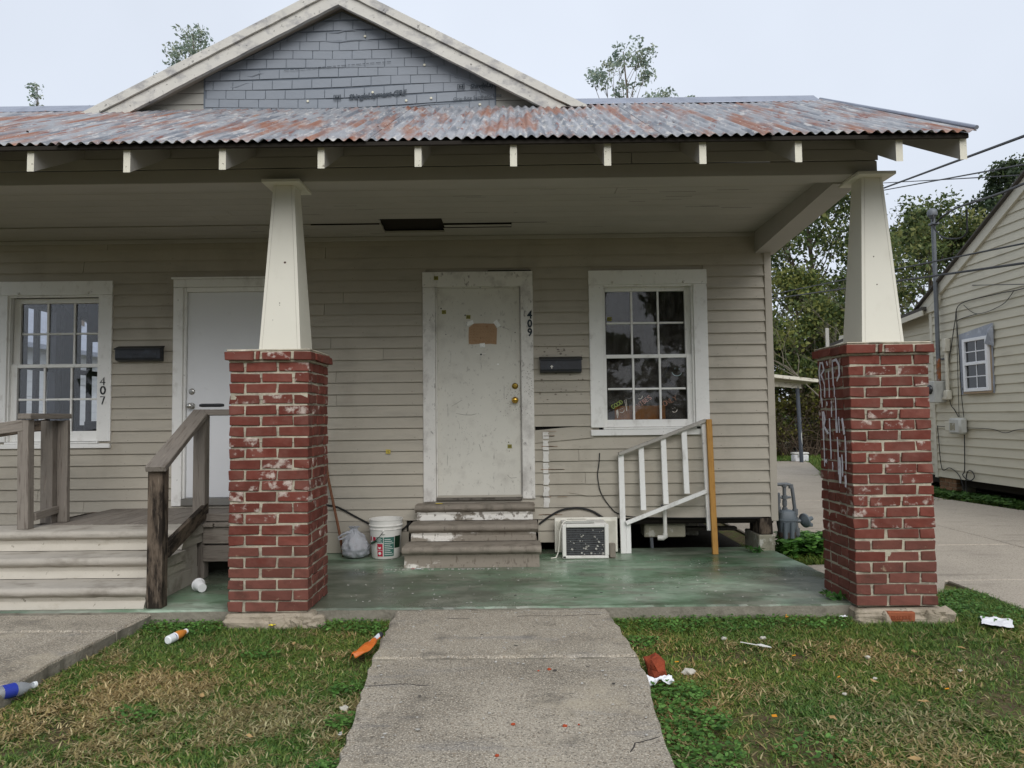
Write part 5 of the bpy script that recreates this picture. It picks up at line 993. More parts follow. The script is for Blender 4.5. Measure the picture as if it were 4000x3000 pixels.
for (x, z, r_, h) in ((gx - .01, .36, .027, .03), (gx - .01, .42, .024, .05), (gx - .01, .475, .03, .035), (gx - .01, .59, .026, .03), (3.04, .58, .024, .04), (3.075, .33, .028, .06), (3.082, .26, .024, .04), (3.09, .14, .026, .07), (gx - .07, .37, .022, .03), (gx - .07, .44, .022, .04), (gx - .07, .50, .02, .025)): m = MB(); m.lathe([(0, -h / 2), (r_, -h / 2), (r_, h / 2), (0, h / 2)], 8, 0, Matrix.Translation((x, gy, z))); m.build('pipe_fitting', 'galv', t)
m = MB(); m.tube([(gx - .06, gy, .475), (gx + .05, gy, .475)], .012, 8); m.tube([(3.07, gy, .245), (3.14, gy - .005, .245)], .02, 8); m.build('valve', 'galv', t, True)
m = MB(); T = Matrix.Translation((3.165, gy - .01, .25)) @ Matrix.Rotation(R(78), 4, 'Y') @ Matrix.Rotation(R(-20), 4, 'X'); m.lathe([(0, -.045), (.03, -.042), (.055, -.02), (.070, -.012), (.070, .004), (.055, .012), (.04, .03), (.022, .04), (.02, .085), (0, .086)], 24, 0, T); m.cbox(3.18, 3.235, gy - .03, gy + .01, .19, .225, .006); m.build('regulator', 'gas_grey', t, True)
# ================================================================== LITTER
def turned(name, label, cat, prof, loc, rot, mats, mids, n=20):
    T = Matrix.Translation(loc) @ rot; m = MB()
    for (a, b, mi) in mids: m.lathe(prof[a:b + 1], n, mi, T)
    return tag(m.build(name, mats, None, True), label, cat)
rotv = lambda d, r=(0, 0, 1): Vector(d).normalized().to_track_quat('Z', 'Y').to_matrix().to_4x4()
turned('foam_cup', 'white foam cup lying tipped on the green porch floor', 'cup', [(0, 0), (.031, 0), (.032, .004), (.044, .085), (.049, .087), (.049, .096), (.044, .097), (.040, .085), (.029, .01), (0, .008)], (-2.0, -1.50, .034), rotv((-.62, .70, .12)), ['styro'], [(0, 9, 0)], 28)
turned('drink_bottle', 'small white and orange plastic drink bottle lying in the grass', 'bottle', [(0, 0), (.020, .0), (.026, .006), (.027, .05), (.024, .058), (.027, .066), (.027, .105), (.021, .135), (.015, .145), (.015, .155), (.017, .156), (.017, .168), (0, .169)], (-1.80, -2.43, GZ + .035), rotv((.25, 1, .05)), ['btl_white', 'btl_orange', 'btl_blue'], [(0, 3, 0), (3, 4, 2), (4, 5, 0), (5, 9, 1), (9, 12, 0)])
turned('soda_bottle', 'clear soda bottle with a blue label lying at the walk edge', 'bottle', [(0, 0), (.03, 0), (.034, .008), (.034, .07), (.0345, .072), (.0345, .135), (.034, .137), (.034, .15), (.03, .175), (.016, .205), (.013, .22), (.013, .228), (.0155, .229), (.0155, .243), (0, .244)], (-2.195, -3.40, GZ + .072), rotv((.42, 1, -.10)), ['btl_clear', 'btl_blue', 'btl_white'], [(0, 4, 0), (4, 5, 1), (5, 11, 0), (11, 14, 2)])
t = thing('chip_bag', 'empty orange foil crisp packet crumpled on the walk edge', 'packet', (-.52, -2.7, GZ))
def chip(u, v):
    a = Vector((-.575, -2.80, GZ + .035)); b = Vector((-.465, -2.54, GZ + .085)); d = b - a; s_ = Vector((.085, -.035, .03)); w = math.sin(math.pi * min(1, .12 + u * 1.1)) * .55 + .22 * u
    p = a + d * u + s_ * (v - .5) * 2 * w; p.z += .03 * math.sin(math.pi * v) * (1 - .3 * u) + .012 * mn.noise(Vector((u * 5, v * 4, 0))); return tuple(p)
m = MB(); m.grid(chip, 20, 10); o = m.build('foil', ['chip_orange', 'chip_silver', 'chip_dark'], t, True)
for pl in o.data.polygons:
    i, j = pl.index % 20, pl.index // 20; pl.material_index = 2 if i >= 18 else (1 if (15 <= i < 18 and 3 < j < 9) or (11 <= i < 13 and 4 < j < 6) else 0)
md = o.modifiers.new('t', 'SOLIDIFY'); md.thickness = .002
def rock(name, label, cat, c, s, mt, seed, grp=None):
    me = bpy.data.meshes.new(name); b = bmesh.new(); bmesh.ops.create_icosphere(b, subdivisions=2, radius=1)
    for v in b.verts:
        n_ = v.co.copy(); k_ = 1 + .45 * mn.noise(n_ * 1.6 + Vector((seed, 0, 0))) + .15 * mn.noise(n_ * 4 + Vector((0, seed, 0))); v.co = Vector((n_.x * s[0], n_.y * s[1], n_.z * s[2])) * k_ + Vector(c)
    b.to_mesh(me); b.free(); me.materials.append(M[mt]); o = link(name, me); return tag(o, label, cat, grp)
rock('brick_chunk', 'broken orange-red brick lump at the walk edge', 'brick', (1.085, -3.0, GZ + .05), (.06, .09, .055), 'brick_chunk', 3)
rock('stone', 'pale stone in the grass near the broken brick', 'stone', (1.265, -2.99, GZ + .015), (.035, .02, .018), 'stone', 5)
for i, (x, y, s_) in enumerate(((1.86, -2.42, .014), (2.32, -2.78, .011), (-.47, -3.42, .016), (1.62, -2.42, .012), (2.2, -3.1, .008), (2.7, -3.0, .009), (1.95, -3.3, .008), (3.2, -3.2, .01))): rock('pebble', 'small pale pebble lying in the lawn', 'pebble', (x, y, GZ + .012), (s_ * 1.4, s_, s_ * .8), 'stone', 20 + i, 'pale pebbles in the lawn')
for i, (x, y, s_) in enumerate(((.517, -3.119, .011), (.46, -3.14, .006), (.332, -3.771, .010), (.55, -3.791, .010), (.61, -3.78, .005), (.272, -4.048, .009))): rock('brick_crumb', 'small red brick crumb lying on the concrete walk', 'crumb', (x, y, -.019), (s_, s_ * .8, s_ * .6), 'redbit', 40 + i, 'red crumbs on the walk')
def sheet(name, label, cat, c, w, h, rz, mt, amp=.02, seed=0, outline=None):
    ca, sa = math.cos(R(rz)), math.sin(R(rz)); m = MB()
    def fn(u, v):
        a, b = (u - .5) * w * (1 + .15 * mn.noise(Vector((v * 3, seed, 1)))), (v - .5) * h * (1 + .15 * mn.noise(Vector((u * 3, seed, 5)))); return (c[0] + a * ca - b * sa, c[1] + a * sa + b * ca, c[2] + amp * (1 + mn.noise(Vector((u * 3.2, v * 3.2, seed)))) + amp * .4 * mn.noise(Vector((u * 8, v * 8, seed))))
    m.grid(fn, 14, 14); return tag(m.build(name, mt, None, True), label, cat)
sheet('paper_wrapper', 'crumpled white paper wrapper on the grass beside the corner pier', 'paper', (3.44, -2.2, GZ + .02), .17, .22, -32, 'paper', .014, 3); sheet('napkin', 'crumpled white napkin beside the broken brick', 'napkin', (1.07, -3.17, GZ + .015), .15, .075, 8, 'paper', .025, 9)
sheet('paper_scrap', 'small white paper scrap on the driveway', 'paper', (3.98, -.35, GZ + .02), .10, .035, 15, 'paper', .006, 11); sheet('paper_scrap', 'small white paper bit in the clover by the porch edge', 'paper', (2.52, -2.05, GZ + .03), .05, .03, 10, 'paper', .006, 12); sheet('yellow_scrap', 'torn yellow scrap in the grass before the brick pier', 'scrap', (-1.26, -2.13, GZ + .03), .04, .025, 30, 'yellow_bit', .008, 13); sheet('wrapper', 'red and white wrapper scrap at the foot of the steps', 'wrapper', (-.49, -.77, .004), .06, .018, 5, 'paper', .004, 14); sheet('wrapper', 'red wrapper scrap beside the steps', 'wrapper', (-.53, -.765, .004), .03, .014, 5, 'red_label', .004, 15)
m = MB(); m.beam((1.675, -2.565, GZ + .035), (1.765, -2.61, GZ + .03), .010, .003, 0, (0, 0, 1), .0008); m.prism([(1.76, -2.60, GZ + .03), (1.785, -2.60, GZ + .032), (1.825, -2.635, GZ + .028), (1.83, -2.65, GZ + .027), (1.79, -2.635, GZ + .028), (1.765, -2.622, GZ + .03)], (0, 0, .003)); tag(m.build('plastic_spoon', 'plastic_w'), 'white plastic spoon lying in the grass', 'spoon')
for i, (x, y, r_) in enumerate(((2.163, -1.998, 60), (2.15, -2.04, 20), (1.226, -2.884, 10), (1.502, -3.587, 5), (1.50, -3.6, 3), (1.9, -2.8, 15), (2.0, -3.13, 40), (2.45, -3.3, 10))):
    m = MB(); m.cbox(-.012, .012, -.003, .003, 0, .005, .0015, 0, Matrix.Translation((x, y, GZ + .03)) @ Matrix.Rotation(R(r_), 4, 'Z')); tag(m.build('orange_crumb', 'cheese'), 'orange snack crumb dropped in the lawn', 'crumb', 'orange crumbs in the lawn')
# grit and flakes on the porch floor and walk
m = MB()
for i in range(300):
    if random.random() < .6: x, y, z = random.uniform(-1.0, 2.6), random.uniform(-1.9, -.3), .0
    else: x, y, z = random.uniform(-.4, .95), random.uniform(-3.9, -2.0), -.014
    s_ = random.uniform(.002, .006); m.cbox(x - s_, x + s_ * random.uniform(.5, 2), y - s_, y + s_, z, z + .002, .0008, jit=s_ * .3)
for i in range(60): x = random.gauss(-.2, .3); s_ = random.uniform(.003, .007); m.cbox(x - s_, x + s_, -.76 - random.random() * .03, -.745, 0, .004, .001)
stuff(m.build('paint_flakes', 'lint'))
m = MB()
for i in range(20):
    x, y, z = random.choice([(random.uniform(-.35, .9), random.uniform(-3.8, -2.05), -.0135), (random.uniform(-.9, 2.5), random.uniform(-1.9, -.9), .0015)]); s_ = random.uniform(.004, .013)
    m.lathe([(0, .0012), (s_, .001), (s_ * 1.1, 0)], 8, 0, Matrix.Translation((x, y, z - .0008)) @ Matrix.Scale(random.uniform(.4, .8), 4, (0, 1, 0)))
for st in ([(.35, -2.16), (.5, -2.15), (.62, -2.165), (.78, -2.14), (.93, -2.13)], [(-.1, -2.19), (.0, -2.2), (.06, -2.195)], [(-.4, -3.32), (-.2, -3.3), (-.05, -3.33)], [(.93, -3.9), (.82, -3.95), (.78, -4.05)]):
    pts = []
    for a, b in zip(st, st[1:]):
        for k in range(5): t_ = k / 5; pts.append((a[0] + (b[0] - a[0]) * t_, a[1] + (b[1] - a[1]) * t_ + random.uniform(-.006, .006), -.0155 + (-.006 if a[1] < -2.93 else .0012)))
    ribbon(m, pts, .006, (0, 0, 1), thick=.0006)
stuff(m.build('gum_spots', mat('dark_gum', '#3f3c3a', .8, .2)))
# ================================================================== NEIGHBOURING HOUSE
XN = 7.6; nb = thing('neighbour_house', 'pale clapboard house with a steep gable beyond the driveway', 'house', (XN + 2, 2, GZ))
yA, yB = 5.45, -1.75; zs0 = .20; RS = .522; rz = lambda y: 3.256 - .07 + RS * (min(5.6 - y, y + 1.9))
ymid = (yA + yB) / 2
m = MB(); m.prism([(XN + .012, yA, zs0), (XN + .012, yB, zs0), (XN + .012, yB, 3.1), (XN + .012, ymid, rz(ymid) - .02), (XN + .012, yA, 3.2)], (.1, 0, 0)); wl = m.build('gable_wall', 'nb_trim', nb)
m = MB(); m.box(XN + .2, XN + 6, yB, yB + .1, zs0, 3.1); m.box(XN + .2, XN + 6, yA - .1, yA, zs0, 3.1); m.box(XN + 5.9, XN + 6, yB + .1, yA - .1, zs0, 3.1); m.build('far_walls', 'nb_trim', nb)
LAPN = LAP.copy(); LAPN.materials.clear(); LAPN.materials.append(M['nb_siding'])
k = 0; EX = .137
while True:
    z = zs0 + k * EX; k += 1
    if z > rz(ymid) - .15: break
    a, b = yA - .075, yB
    if z + EX > 3.15: a = min(a, 5.6 - (z + .06 - 3.186) / RS + .06); b = max(b, -1.9 + (z + .06 - 3.186) / RS - .06)
    link('siding_board', LAPN, wl, (XN + .01, a, z), (0, 0, R(-90)), (a - b, 1, EX / CO))
m = MB(); m.cbox(XN - .022, XN + .03, yA - .08, yA, zs0 - .02, 3.2, .004); m.build('corner_board', 'nb_trim', nb)
for s_, ya in ((0, 5.68), (1, -1.98)):
    m = MB(); zt = rz(5.6) - .03; pts = [(XN - .05, ya, zt), (XN - .05, ymid, rz(ymid) + .05), (XN - .05, ymid, rz(ymid) - .11), (XN - .05, ya + (-.1 if s_ == 0 else .1), zt - .13)]; m.prism(pts, (.05, 0, 0)); m.build('rake_board', 'nb_trim', nb)
    m = MB(); m.prism([(XN - .11, ya + (.06 if s_ == 0 else -.06), zt + .005), (XN - .11, ymid, rz(ymid) + .085), (XN - .11, ymid, rz(ymid) + .055), (XN - .11, ya + (.06 if s_ == 0 else -.06), zt - .025)], (6.2, 0, 0)); m.build('roof', 'shingle', nb)
m = MB(); m.prism([(XN - .045, 5.60, 3.20), (XN - .045, 5.1, 3.4), (XN - .045, 5.1, 3.2), (XN - .045, 5.14, 3.12), (XN - .045, 5.22, 3.04), (XN - .045, 5.6, 3.02)], (.04, 0, 0)); m.build('eave_return', 'nb_trim', nb)
# rear lean-to
m = MB(); m.box(XN + .13, XN + .2, yA, 9.2, zs0, 3.06); lt = m.build('rear_wing_wall', 'nb_trim', nb)
for k in range(20): link('siding_board', LAPN, lt, (XN + .128, 9.2, zs0 + .05 + k * EX), (0, 0, R(-90)), (3.75, 1, EX / CO))
m = MB(); m.prism([(XN - .12, 5.46, 3.14), (XN - .12, 9.4, 2.86), (XN - .12, 9.4, 2.80), (XN - .12, 5.46, 3.08)], (4, 0, 0)); m.build('rear_wing_roof', 'shingle', nb); m = MB(); m.prism([(XN - .125, 5.47, 3.08), (XN - .125, 9.4, 2.79), (XN - .125, 9.4, 2.68), (XN - .125, 5.47, 2.99)], (.025, 0, 0)); m.build('rear_wing_fascia', 'nb_trim', nb)
for (a, b) in ((yA - .5, yA - .03), (1.9, 2.4), (-1.7, -1.2)):
    m = MB(); m.box(XN + .04, XN + .35, a + .008, b - .008, GZ - .05, zs0 - .01); pr_ = m.build('brick_pier', 'mortar', nb)
    for r_ in range(4):
        y = a - (r_ % 2) * .1
        while y < b:
            y0_, y1_ = max(y, a), min(y + .2, b)
            if y1_ - y0_ > .03: m = MB(); m.cbox(XN + .03, XN + .12, y0_ + .005, y1_ - .005, GZ + .002 + r_ * .072, GZ + .066 + r_ * .072, .004); m.build('brick', 'nb_brick', pr_)
            y += .21
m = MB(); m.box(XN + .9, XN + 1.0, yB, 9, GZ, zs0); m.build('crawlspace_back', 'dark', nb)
m = MB(); m.box(XN + .1, XN + 5.9, yB + .1, 9.1, zs0 - .12, zs0 - .02); m.build('floor_frame', 'attic', nb)
# window with house wrap
w = bpy.data.objects.new('window', None); COL.objects.link(w); w.parent = nb; w.matrix_parent_inverse = Matrix.Translation(-WLOC[nb.name])
XW = XN - .045; wy0, wy1, wz0, wz1 = 3.90, 4.495, 1.615, 2.455
m = MB(); m.grid(lambda u, v: (XN - .016 - .008 * mn.noise(Vector((u * 5, v * 6, 2))), 4.66 - .82 * u + .02 * mn.noise(Vector((0, v * 5, 0))), 1.575 + (2.55 + .09 * u - 1.575) * v), 14, 18); wr = m.build('house_wrap', 'wrap', w, True)
o = link('printed_lettering', font_mesh('nBuster', .105, .0008, .001), wr, (XN - .027, 4.525, 1.585), (R(90), R(-90), R(-90))); o.data.materials.append(M['black'])
m = MB(); m.add([(XN - .03, 3.93, 2.56), (XN - .03, 3.80, 2.63), (XN - .10, 3.82, 2.50), (XN - .03, 3.80, 2.28), (XN - .09, 3.92, 2.33)], [(0, 1, 2), (1, 3, 2), (2, 3, 4), (0, 2, 4)]); m.build('wrap_flap', 'wrap', w)
for nm, bx in (('frame', (wy0, wy0 + .05, wz0, wz1)), ('frame', (wy1 - .05, wy1, wz0, wz1)), ('frame', (wy0 + .05, wy1 - .05, wz1 - .05, wz1)), ('frame', (wy0 + .05, wy1 - .05, wz0, wz0 + .055)), ('frame', (wy0 + .05, wy1 - .05, 2.03, 2.08))):
    m = MB(); m.cbox(XW - .03, XN - .01, bx[0], bx[1], bx[2], bx[3], .004); m.build(nm, 'vinyl', w)
for z0, z1, dx in ((wz0 + .055, 2.03, 0), (2.08, wz1 - .05, .012)):
    m = MB(); m.box(XW + .004 + dx * 0, XW + .006, wy0 + .05, wy1 - .05, z0, z1); m.build('pane', 'win_dark', w); zm = (z0 + z1) / 2; ym = (wy0 + wy1) / 2
    m = MB(); m.box(XW - .004, XW + .003, ym - .008, ym + .008, z0, z1); m.box(XW - .0045, XW + .0025, wy0 + .05, wy1 - .05, zm - .008, zm + .008); m.build('muntin', 'vinyl', w)
m = MB(); m.cbox(XN - .03, XN - .01, wy0 - .02, wy0 - .002, wz0 - .03, wz1 - .12, .002); m.cbox(XW - .02, XN - .01, wy0 - .02, wy1 + .02, wz0 - .035, wz0 - .004, .002); m.build('raw_wood_edge', mat('raw_pine_edge', '#a5927a', .8, .2), w)
# electrical service
t = thing('electric_meter', 'pale grey electric meter box with a rusted mast on the neighbour wall', 'electric meter', (XN - .1, 5.15, 1.4))
m = MB(); m.cbox(XN - .22, XN - .02, 5.03, 5.29, 1.46, 1.82, .01); m.build('box', 'meter_grey', t)
m = MB(); m.lathe([(0, .05), (.06, .045), (.078, .02), (.08, 0)], 24, 0, Matrix.Translation((XN - .22, 5.16, 1.68)) @ Matrix.Rotation(R(-90), 4, 'Y')); m.build('dial', 'win_dark', t, True)
m = MB(); m.tube([(XN - .1, 5.09, 2.2), (XN - .1, 5.08, 4.62)], .034, 12); m.build('mast', 'galv', t, True); m = MB(); m.tube([(XN - .1, 5.10, 1.82), (XN - .1, 5.09, 2.2)], .035, 12); m.build('rusted_mast', 'rust_pipe', t, True)
m = MB(); m.lathe([(.04, -.03), (.05, 0), (.075, .02), (.082, .07), (.07, .115), (.04, .14), (0, .15)], 16, 0, Matrix.Translation((XN - .11, 5.08, 4.62))); m.cbox(XN - .17, XN - .05, 4.98, 5.11, 4.47, 4.51, .006); m.build('weatherhead', 'galv', t, True)
m = MB(); m.tube([(XN - .06, 4.93, 2.45), (XN - .06, 4.93, 1.62), (XN - .06, 4.95, 1.5)], .03, 10); m.cbox(XN - .11, XN - .02, 4.87, 4.97, 2.3, 2.52, .01); m.cbox(XN - .12, XN - .02, 4.87, 4.97, 1.5, 1.66, .015); m.tube([(XN - .06, 4.93, 1.56), (XN - .08, 5.04, 1.52)], .028, 10); m.build('conduit', 'nb_trim', t, True)
m = MB(); m.cbox(XN - .03, XN - .01, 4.98, 5.2, 2.18, 2.21, .004); m.cbox(XN - .03, XN - .01, 4.98, 5.2, 3.35, 3.38, .004); m.build('strap', 'galv', t)
t = thing('phone_box', 'grey plastic phone box with a small beige box on the neighbour wall', 'utility box', (XN - .1, 4.66, .94)); m = MB(); m.cbox(XN - .16, XN - .02, 4.50, 4.80, .94, 1.20, .03); m.build('case', 'meter_grey', t, True); m = MB(); m.cbox(XN - .08, XN - .02, 4.84, 5.02, .985, 1.15, .006); m.build('side_box', 'nb_trim', t); m = MB(); m.cbox(XN - .163, XN - .158, 4.62, 4.75, 1.0, 1.12, .002); m.build('label_plate', 'conc_block', t)
Xc = XN - .035
def nbc(label, pts, r=.007): cable(label, [(Xc, y, z) for y, z in pts], r)
nbc('grey cable looping from the neighbour gable down beside the mast', [(2.0, 3.06), (3.12, 3.03), (3.68, 3.05), (4.54, 3.04), (4.70, 2.78), (4.82, 2.4), (4.915, 2.09), (4.93, 1.5), (4.8, 1.32), (4.72, 1.22)])
nbc('thin cable swagged below the neighbour gable', [(4.465, 3.01), (4.14, 2.82), (3.58, 2.87), (3.31, 3.04)], .005); nbc('thin cable dropping beside the papered window', [(4.14, 2.82), (4.606, 2.79), (4.65, 2.67), (4.63, 2.2), (4.618, 1.62), (4.58, 1.21)], .006); nbc('straight thin cable down to the phone box', [(4.655, 2.94), (4.68, 2.2), (4.70, 1.22)], .005)
nbc('thin cable run low along the neighbour clapboards', [(5.3, 1.06), (4.9, 1.05), (4.4, 1.04), (3.92, 1.03), (3.62, .98), (3.25, 1.04), (2.0, 1.05)], .005); nbc('cable looping from corner to ground at the neighbour house', [(5.3, 1.07), (5.28, .82), (5.22, .34), (5.0, .37), (4.75, .25), (4.62, -.05)], .007); nbc('coiled cable end hanging below the phone box', [(4.583, .93), (4.60, .6), (4.62, .35), (4.67, .28), (4.58, .22), (4.46, .21), (4.38, .28), (4.45, .36), (4.55, .33), (4.6, .12), (4.55, -.08)], .008)
# power lines
def line(label, a, b, r, ext=.7, sag=.0):
    a = Vector(a); b = Vector(b); d = b - a; p0 = a - d * ext; p1 = b + d * ext; n = 16; cable(label, [p0.lerp(p1, i / n) - Vector((0, 0, sag * (1 - (2 * i / n - 1) ** 2))) for i in range(n + 1)], r, name='power_line')
line('thick black overhead service cable above the neighbour roof', (10.309, 12, 7.354), (7.582, 3, 5.176), .022); line('thin upper overhead wire nearly level in the sky', (12.403, 16, 8.834), (9.753, 6, 5.639), .012); line('thin overhead wire just below the thick service cable', (11.388, 14, 7.95), (8.296, 4, 5.125), .014)
line('black overhead wire crossing the neighbour gable high up', (7.956, 14, 4.854), (6.42, 1.5, 3.283), .012); line('black overhead wire crossing the neighbour gable lower down', (7.953, 14, 4.725), (6.409, 1.5, 3.046), .016); line('hair-thin wire crossing level in front of the neighbour gable', (10.075, 11, 4.498), (6.76, 2, 2.886), .006)
cable('service drop cable running from the mast up to the street', [(7.5, 5.0, 4.5), (7.45, 4.7, 4.535), (7.2, 3.9, 4.44), (6.323, 1.5, 3.95), (5.9, .2, 3.85), (5.0, -3, 4.1), (3.8, -8, 5.2)], .016, name='power_line'); cable('black cable loop hanging from the mast head', [(7.49, 5.06, 4.72), (7.46, 5.0, 4.6), (7.45, 5.0, 4.44), (7.45, 4.74, 4.185), (7.45, 4.33, 4.06), (7.45, 4.14, 4.1), (7.44, 4.1, 4.29), (7.4, 4.03, 4.44)], .013)

# ================================================================== CARPORT, FENCE AND THINGS BEHIND
t = thing('carport', 'low open carport with peeling white fascia and dark posts behind the house', 'carport', (7.0, 15, GZ))
m = MB(); m.prism([(3.6, 13.2, 2.93), (8.95, 13.2, 2.29), (8.95, 13.2, 2.20), (3.6, 13.2, 2.84)], (0, 4.4, 0)); m.build('roof', 'carport_white', t); m = MB(); m.prism([(3.6, 13.55, 2.72), (8.6, 13.55, 2.17), (8.6, 13.55, 2.04), (3.6, 13.55, 2.5)], (0, .12, 0)); m.build('header_beam', 'carport_white', t)
for x, y, h in ((8.5, 13.6, 2.1), (8.85, 16.6, 2.1), (4.2, 13.6, 2.5), (4.2, 16.6, 2.5)): m = MB(); m.tube([(x, y, h), (x + (.06 if y < 14 and x > 8 else 0), y, GZ)], .055, 10); m.build('post', 'post_dark', t, True)
t = thing('cooler', 'white picnic cooler on the ground by the carport post', 'cooler', (8.62, 14.1, GZ)); m = MB(); m.cbox(8.50, 8.92, 13.95, 14.25, GZ + .0, GZ + .22, .03); m.build('body', 'styro', t, True); m = MB(); m.cbox(8.49, 8.93, 13.94, 14.26, GZ + .223, GZ + .28, .02); m.build('lid', 'plastic_w', t, True); m = MB(); m.cbox(8.60, 8.68, 13.92, 13.955, GZ + .15, GZ + .23, .006); m.build('latch', 'meter_grey', t)
t = thing('chain_link_fence', 'rusty chain-link fence overgrown with brush behind the carport', 'fence', (10, 17.6, GZ))
for x in np.arange(5.2, 15, 2.4): m = MB(); m.tube([(x, 17.6, GZ), (x, 17.6, 1.25)], .03, 8); m.build('post', 'galv', t, True)
m = MB(); m.tube([(5.2, 17.6, 1.22), (10, 17.6, 1.16), (14.8, 17.6, 1.22)], .025, 8); m.build('top_rail', 'galv', t, True)
m = MB()
for i in range(60):
    x = 5.2 + i * .16
    for s_ in (-1, 1): m.tube([(x, 17.61, GZ), (x + s_ * 1.3, 17.61, 1.18)], .004, 3, 0, False)
stuff(m.build('wire_mesh', 'galv', t))

# ================================================================== TREES
def leaf_cloud(name, centers, radii, n, size, cols, parent, seed, mt='leaf', flat=.75, droop=0):
    rg = np.random.default_rng(seed); C_ = np.array(centers); r_ = np.array(radii); p = r_ ** 2.2; ci = rg.choice(len(C_), n, p=p / p.sum())
    d = rg.normal(size=(n, 3)); d /= np.linalg.norm(d, axis=1)[:, None]; rad = rg.random(n) ** .45; P = C_[ci] + d * (rad * r_[ci])[:, None] * np.array([1, 1, flat])
    a = rg.normal(size=(n, 3)); a[:, 2] -= droop; a /= np.linalg.norm(a, axis=1)[:, None]; b = rg.normal(size=(n, 3)); b -= a * (a * b).sum(1)[:, None]; b /= np.linalg.norm(b, axis=1)[:, None]
    s = size * rg.uniform(.4, 1.6, n)[:, None]; c0 = np.cross(a, b) * .12 * s
    V = np.empty((n, 4, 3)); V[:, 0] = P - a * s * .5; V[:, 1] = P + b * s * .28 + c0; V[:, 2] = P + a * s * .5; V[:, 3] = P - b * s * .28 + c0
    me = bpy.data.meshes.new(name); me.vertices.add(n * 4); me.vertices.foreach_set('co', V.astype(np.float32).ravel()); me.loops.add(n * 4); me.loops.foreach_set('vertex_index', np.arange(n * 4, dtype=np.int32)); me.polygons.add(n); me.polygons.foreach_set('loop_start', np.arange(0, n * 4, 4, dtype=np.int32)); me.polygons.foreach_set('loop_total', np.full(n, 4, np.int32)); me.update(calc_edges=True)
    K = np.array([c4(c) for c in cols]); pc = rg.integers(0, len(K), len(C_)); base = K[np.where(rg.random(n) < .6, pc[ci], rg.integers(0, len(K), n))].copy(); base[:, :3] *= rg.uniform(.7, 1.3, n)[:, None]
    at = me.color_attributes.new('Col', 'FLOAT_COLOR', 'POINT'); at.data.foreach_set('color', np.repeat(base, 4, 0).astype(np.float32).ravel()); me.materials.append(M[mt]); return link(name, me, parent)
def tree(label, base, h, crown_r, z_lo, n, size, cols, seed, lean=(0, 0), clumps=38, trunk_r=.16, flat=.8, group='trees beyond the yard', clump_r=None, narrow=1.0):
    rg = random.Random(seed); t = thing('tree', label, 'tree', base, group); b = Vector(base); mb = MB(); tips = []
    top = b + Vector((lean[0], lean[1], h)); zl = b.z + z_lo
    npt = 8; tr = [b.lerp(top, i / npt) + Vector((rg.uniform(-.12, .12), rg.uniform(-.12, .12), 0)) * (i > 0) * (i / npt) for i in range(npt + 1)]
    mb.tube(tr, [trunk_r * (1 - .88 * i / npt) for i in range(npt + 1)], 7)
    for k_ in range(clumps):
        f = rg.random() ** .8; zz = zl + (b.z + h - zl) * f; prof = math.sin(math.pi * min(1, .18 + f * .78)) ** .7 * narrow
        a = rg.random() * 6.283; rr = crown_r * prof * rg.uniform(.35, 1); q = b + Vector((lean[0] * (zz - b.z) / h + rr * math.cos(a), lean[1] * (zz - b.z) / h + rr * math.sin(a), zz - b.z))
        st = b.lerp(top, max(.12, min(.9, (zz - b.z) / h - .12 - rr * .04))); md_ = st.lerp(q, .5) + Vector((rg.uniform(-.2, .2), rg.uniform(-.2, .2), rg.uniform(-.1, .25)))
        r0 = trunk_r * (1 - .85 * (st.z - b.z) / h) * .45; mb.tube([st, md_, q], [r0, r0 * .55, r0 * .18], 5, 0, False); tips.append(q)
        for s_ in range(3): e = q + Vector((rg.uniform(-.5, .5), rg.uniform(-.5, .5), rg.uniform(-.2, .45))) * crown_r * .32; mb.tube([md_.lerp(q, .6), e], [r0 * .3, r0 * .1], 4, 0, False); tips.append(e)
    mb.build('trunk', 'bark', t, True)
    cr = clump_r or crown_r * .27; leaf_cloud('crown', [tuple(p) for p in tips], [cr * rg.uniform(.55, 1.2) for _ in tips], n, size, cols, t, seed, flat=flat); return t
GA = ['#5d6b40', '#6d7a48', '#4c5c34', '#828550', '#414f30']; GD = ['#3d4c36', '#4b593a', '#34422e', '#59663c']; GY_ = ['#6f7a42', '#838648', '#5b6a3c', '#4a5a34']; G_HAZE = ['#8a9a8a', '#98a592', '#7b8d80', '#a3aa94']  # last list is paled and greyed to paint haze into the treetops
tree('airy green tree rising over the carport beside the house corner', (12.1, 21, GZ), 10.0, 3.4, 4.6, 8500, .17, GA, 1, clumps=34, trunk_r=.2)
tree('dense yellow-green bushy tree behind the carport', (10.7, 18.9, GZ), 6.2, 2.5, .6, 26000, .13, GY_, 2, clumps=60, trunk_r=.15)
tree('dark leafy tree filling the gap behind the carport roof', (8.9, 20.5, GZ), 5.6, 2.4, .3, 20000, .14, GD, 3, clumps=50, trunk_r=.14)
tree('tall loose tree seen between the column and the mast', (18.2, 24, GZ), 10.3, 2.9, 3.4, 13000, .17, GA, 4, (.6, 0), clumps=40, trunk_r=.22)
tree('broad dark tree behind the neighbour lean-to', (15.2, 22.5, GZ), 8.2, 2.6, 1.0, 12000, .16, GA, 5, clumps=40, trunk_r=.18)
tree('green tree standing low behind the neighbour lean-to roof', (13.3, 20.5, GZ), 5.2, 2.2, .5, 16000, .13, GA, 6, clumps=44, trunk_r=.14)
tree('leafy tree top showing over the neighbour gable', (22.3, 24, GZ), 12.2, 2.2, 6.5, 7000, .17, GD, 7, clumps=26, trunk_r=.2)
tree('small tree crown beside the neighbour rake', (21.4, 25, GZ), 10.4, 1.5, 6.5, 4000, .16, GD, 8, clumps=16, trunk_r=.16)
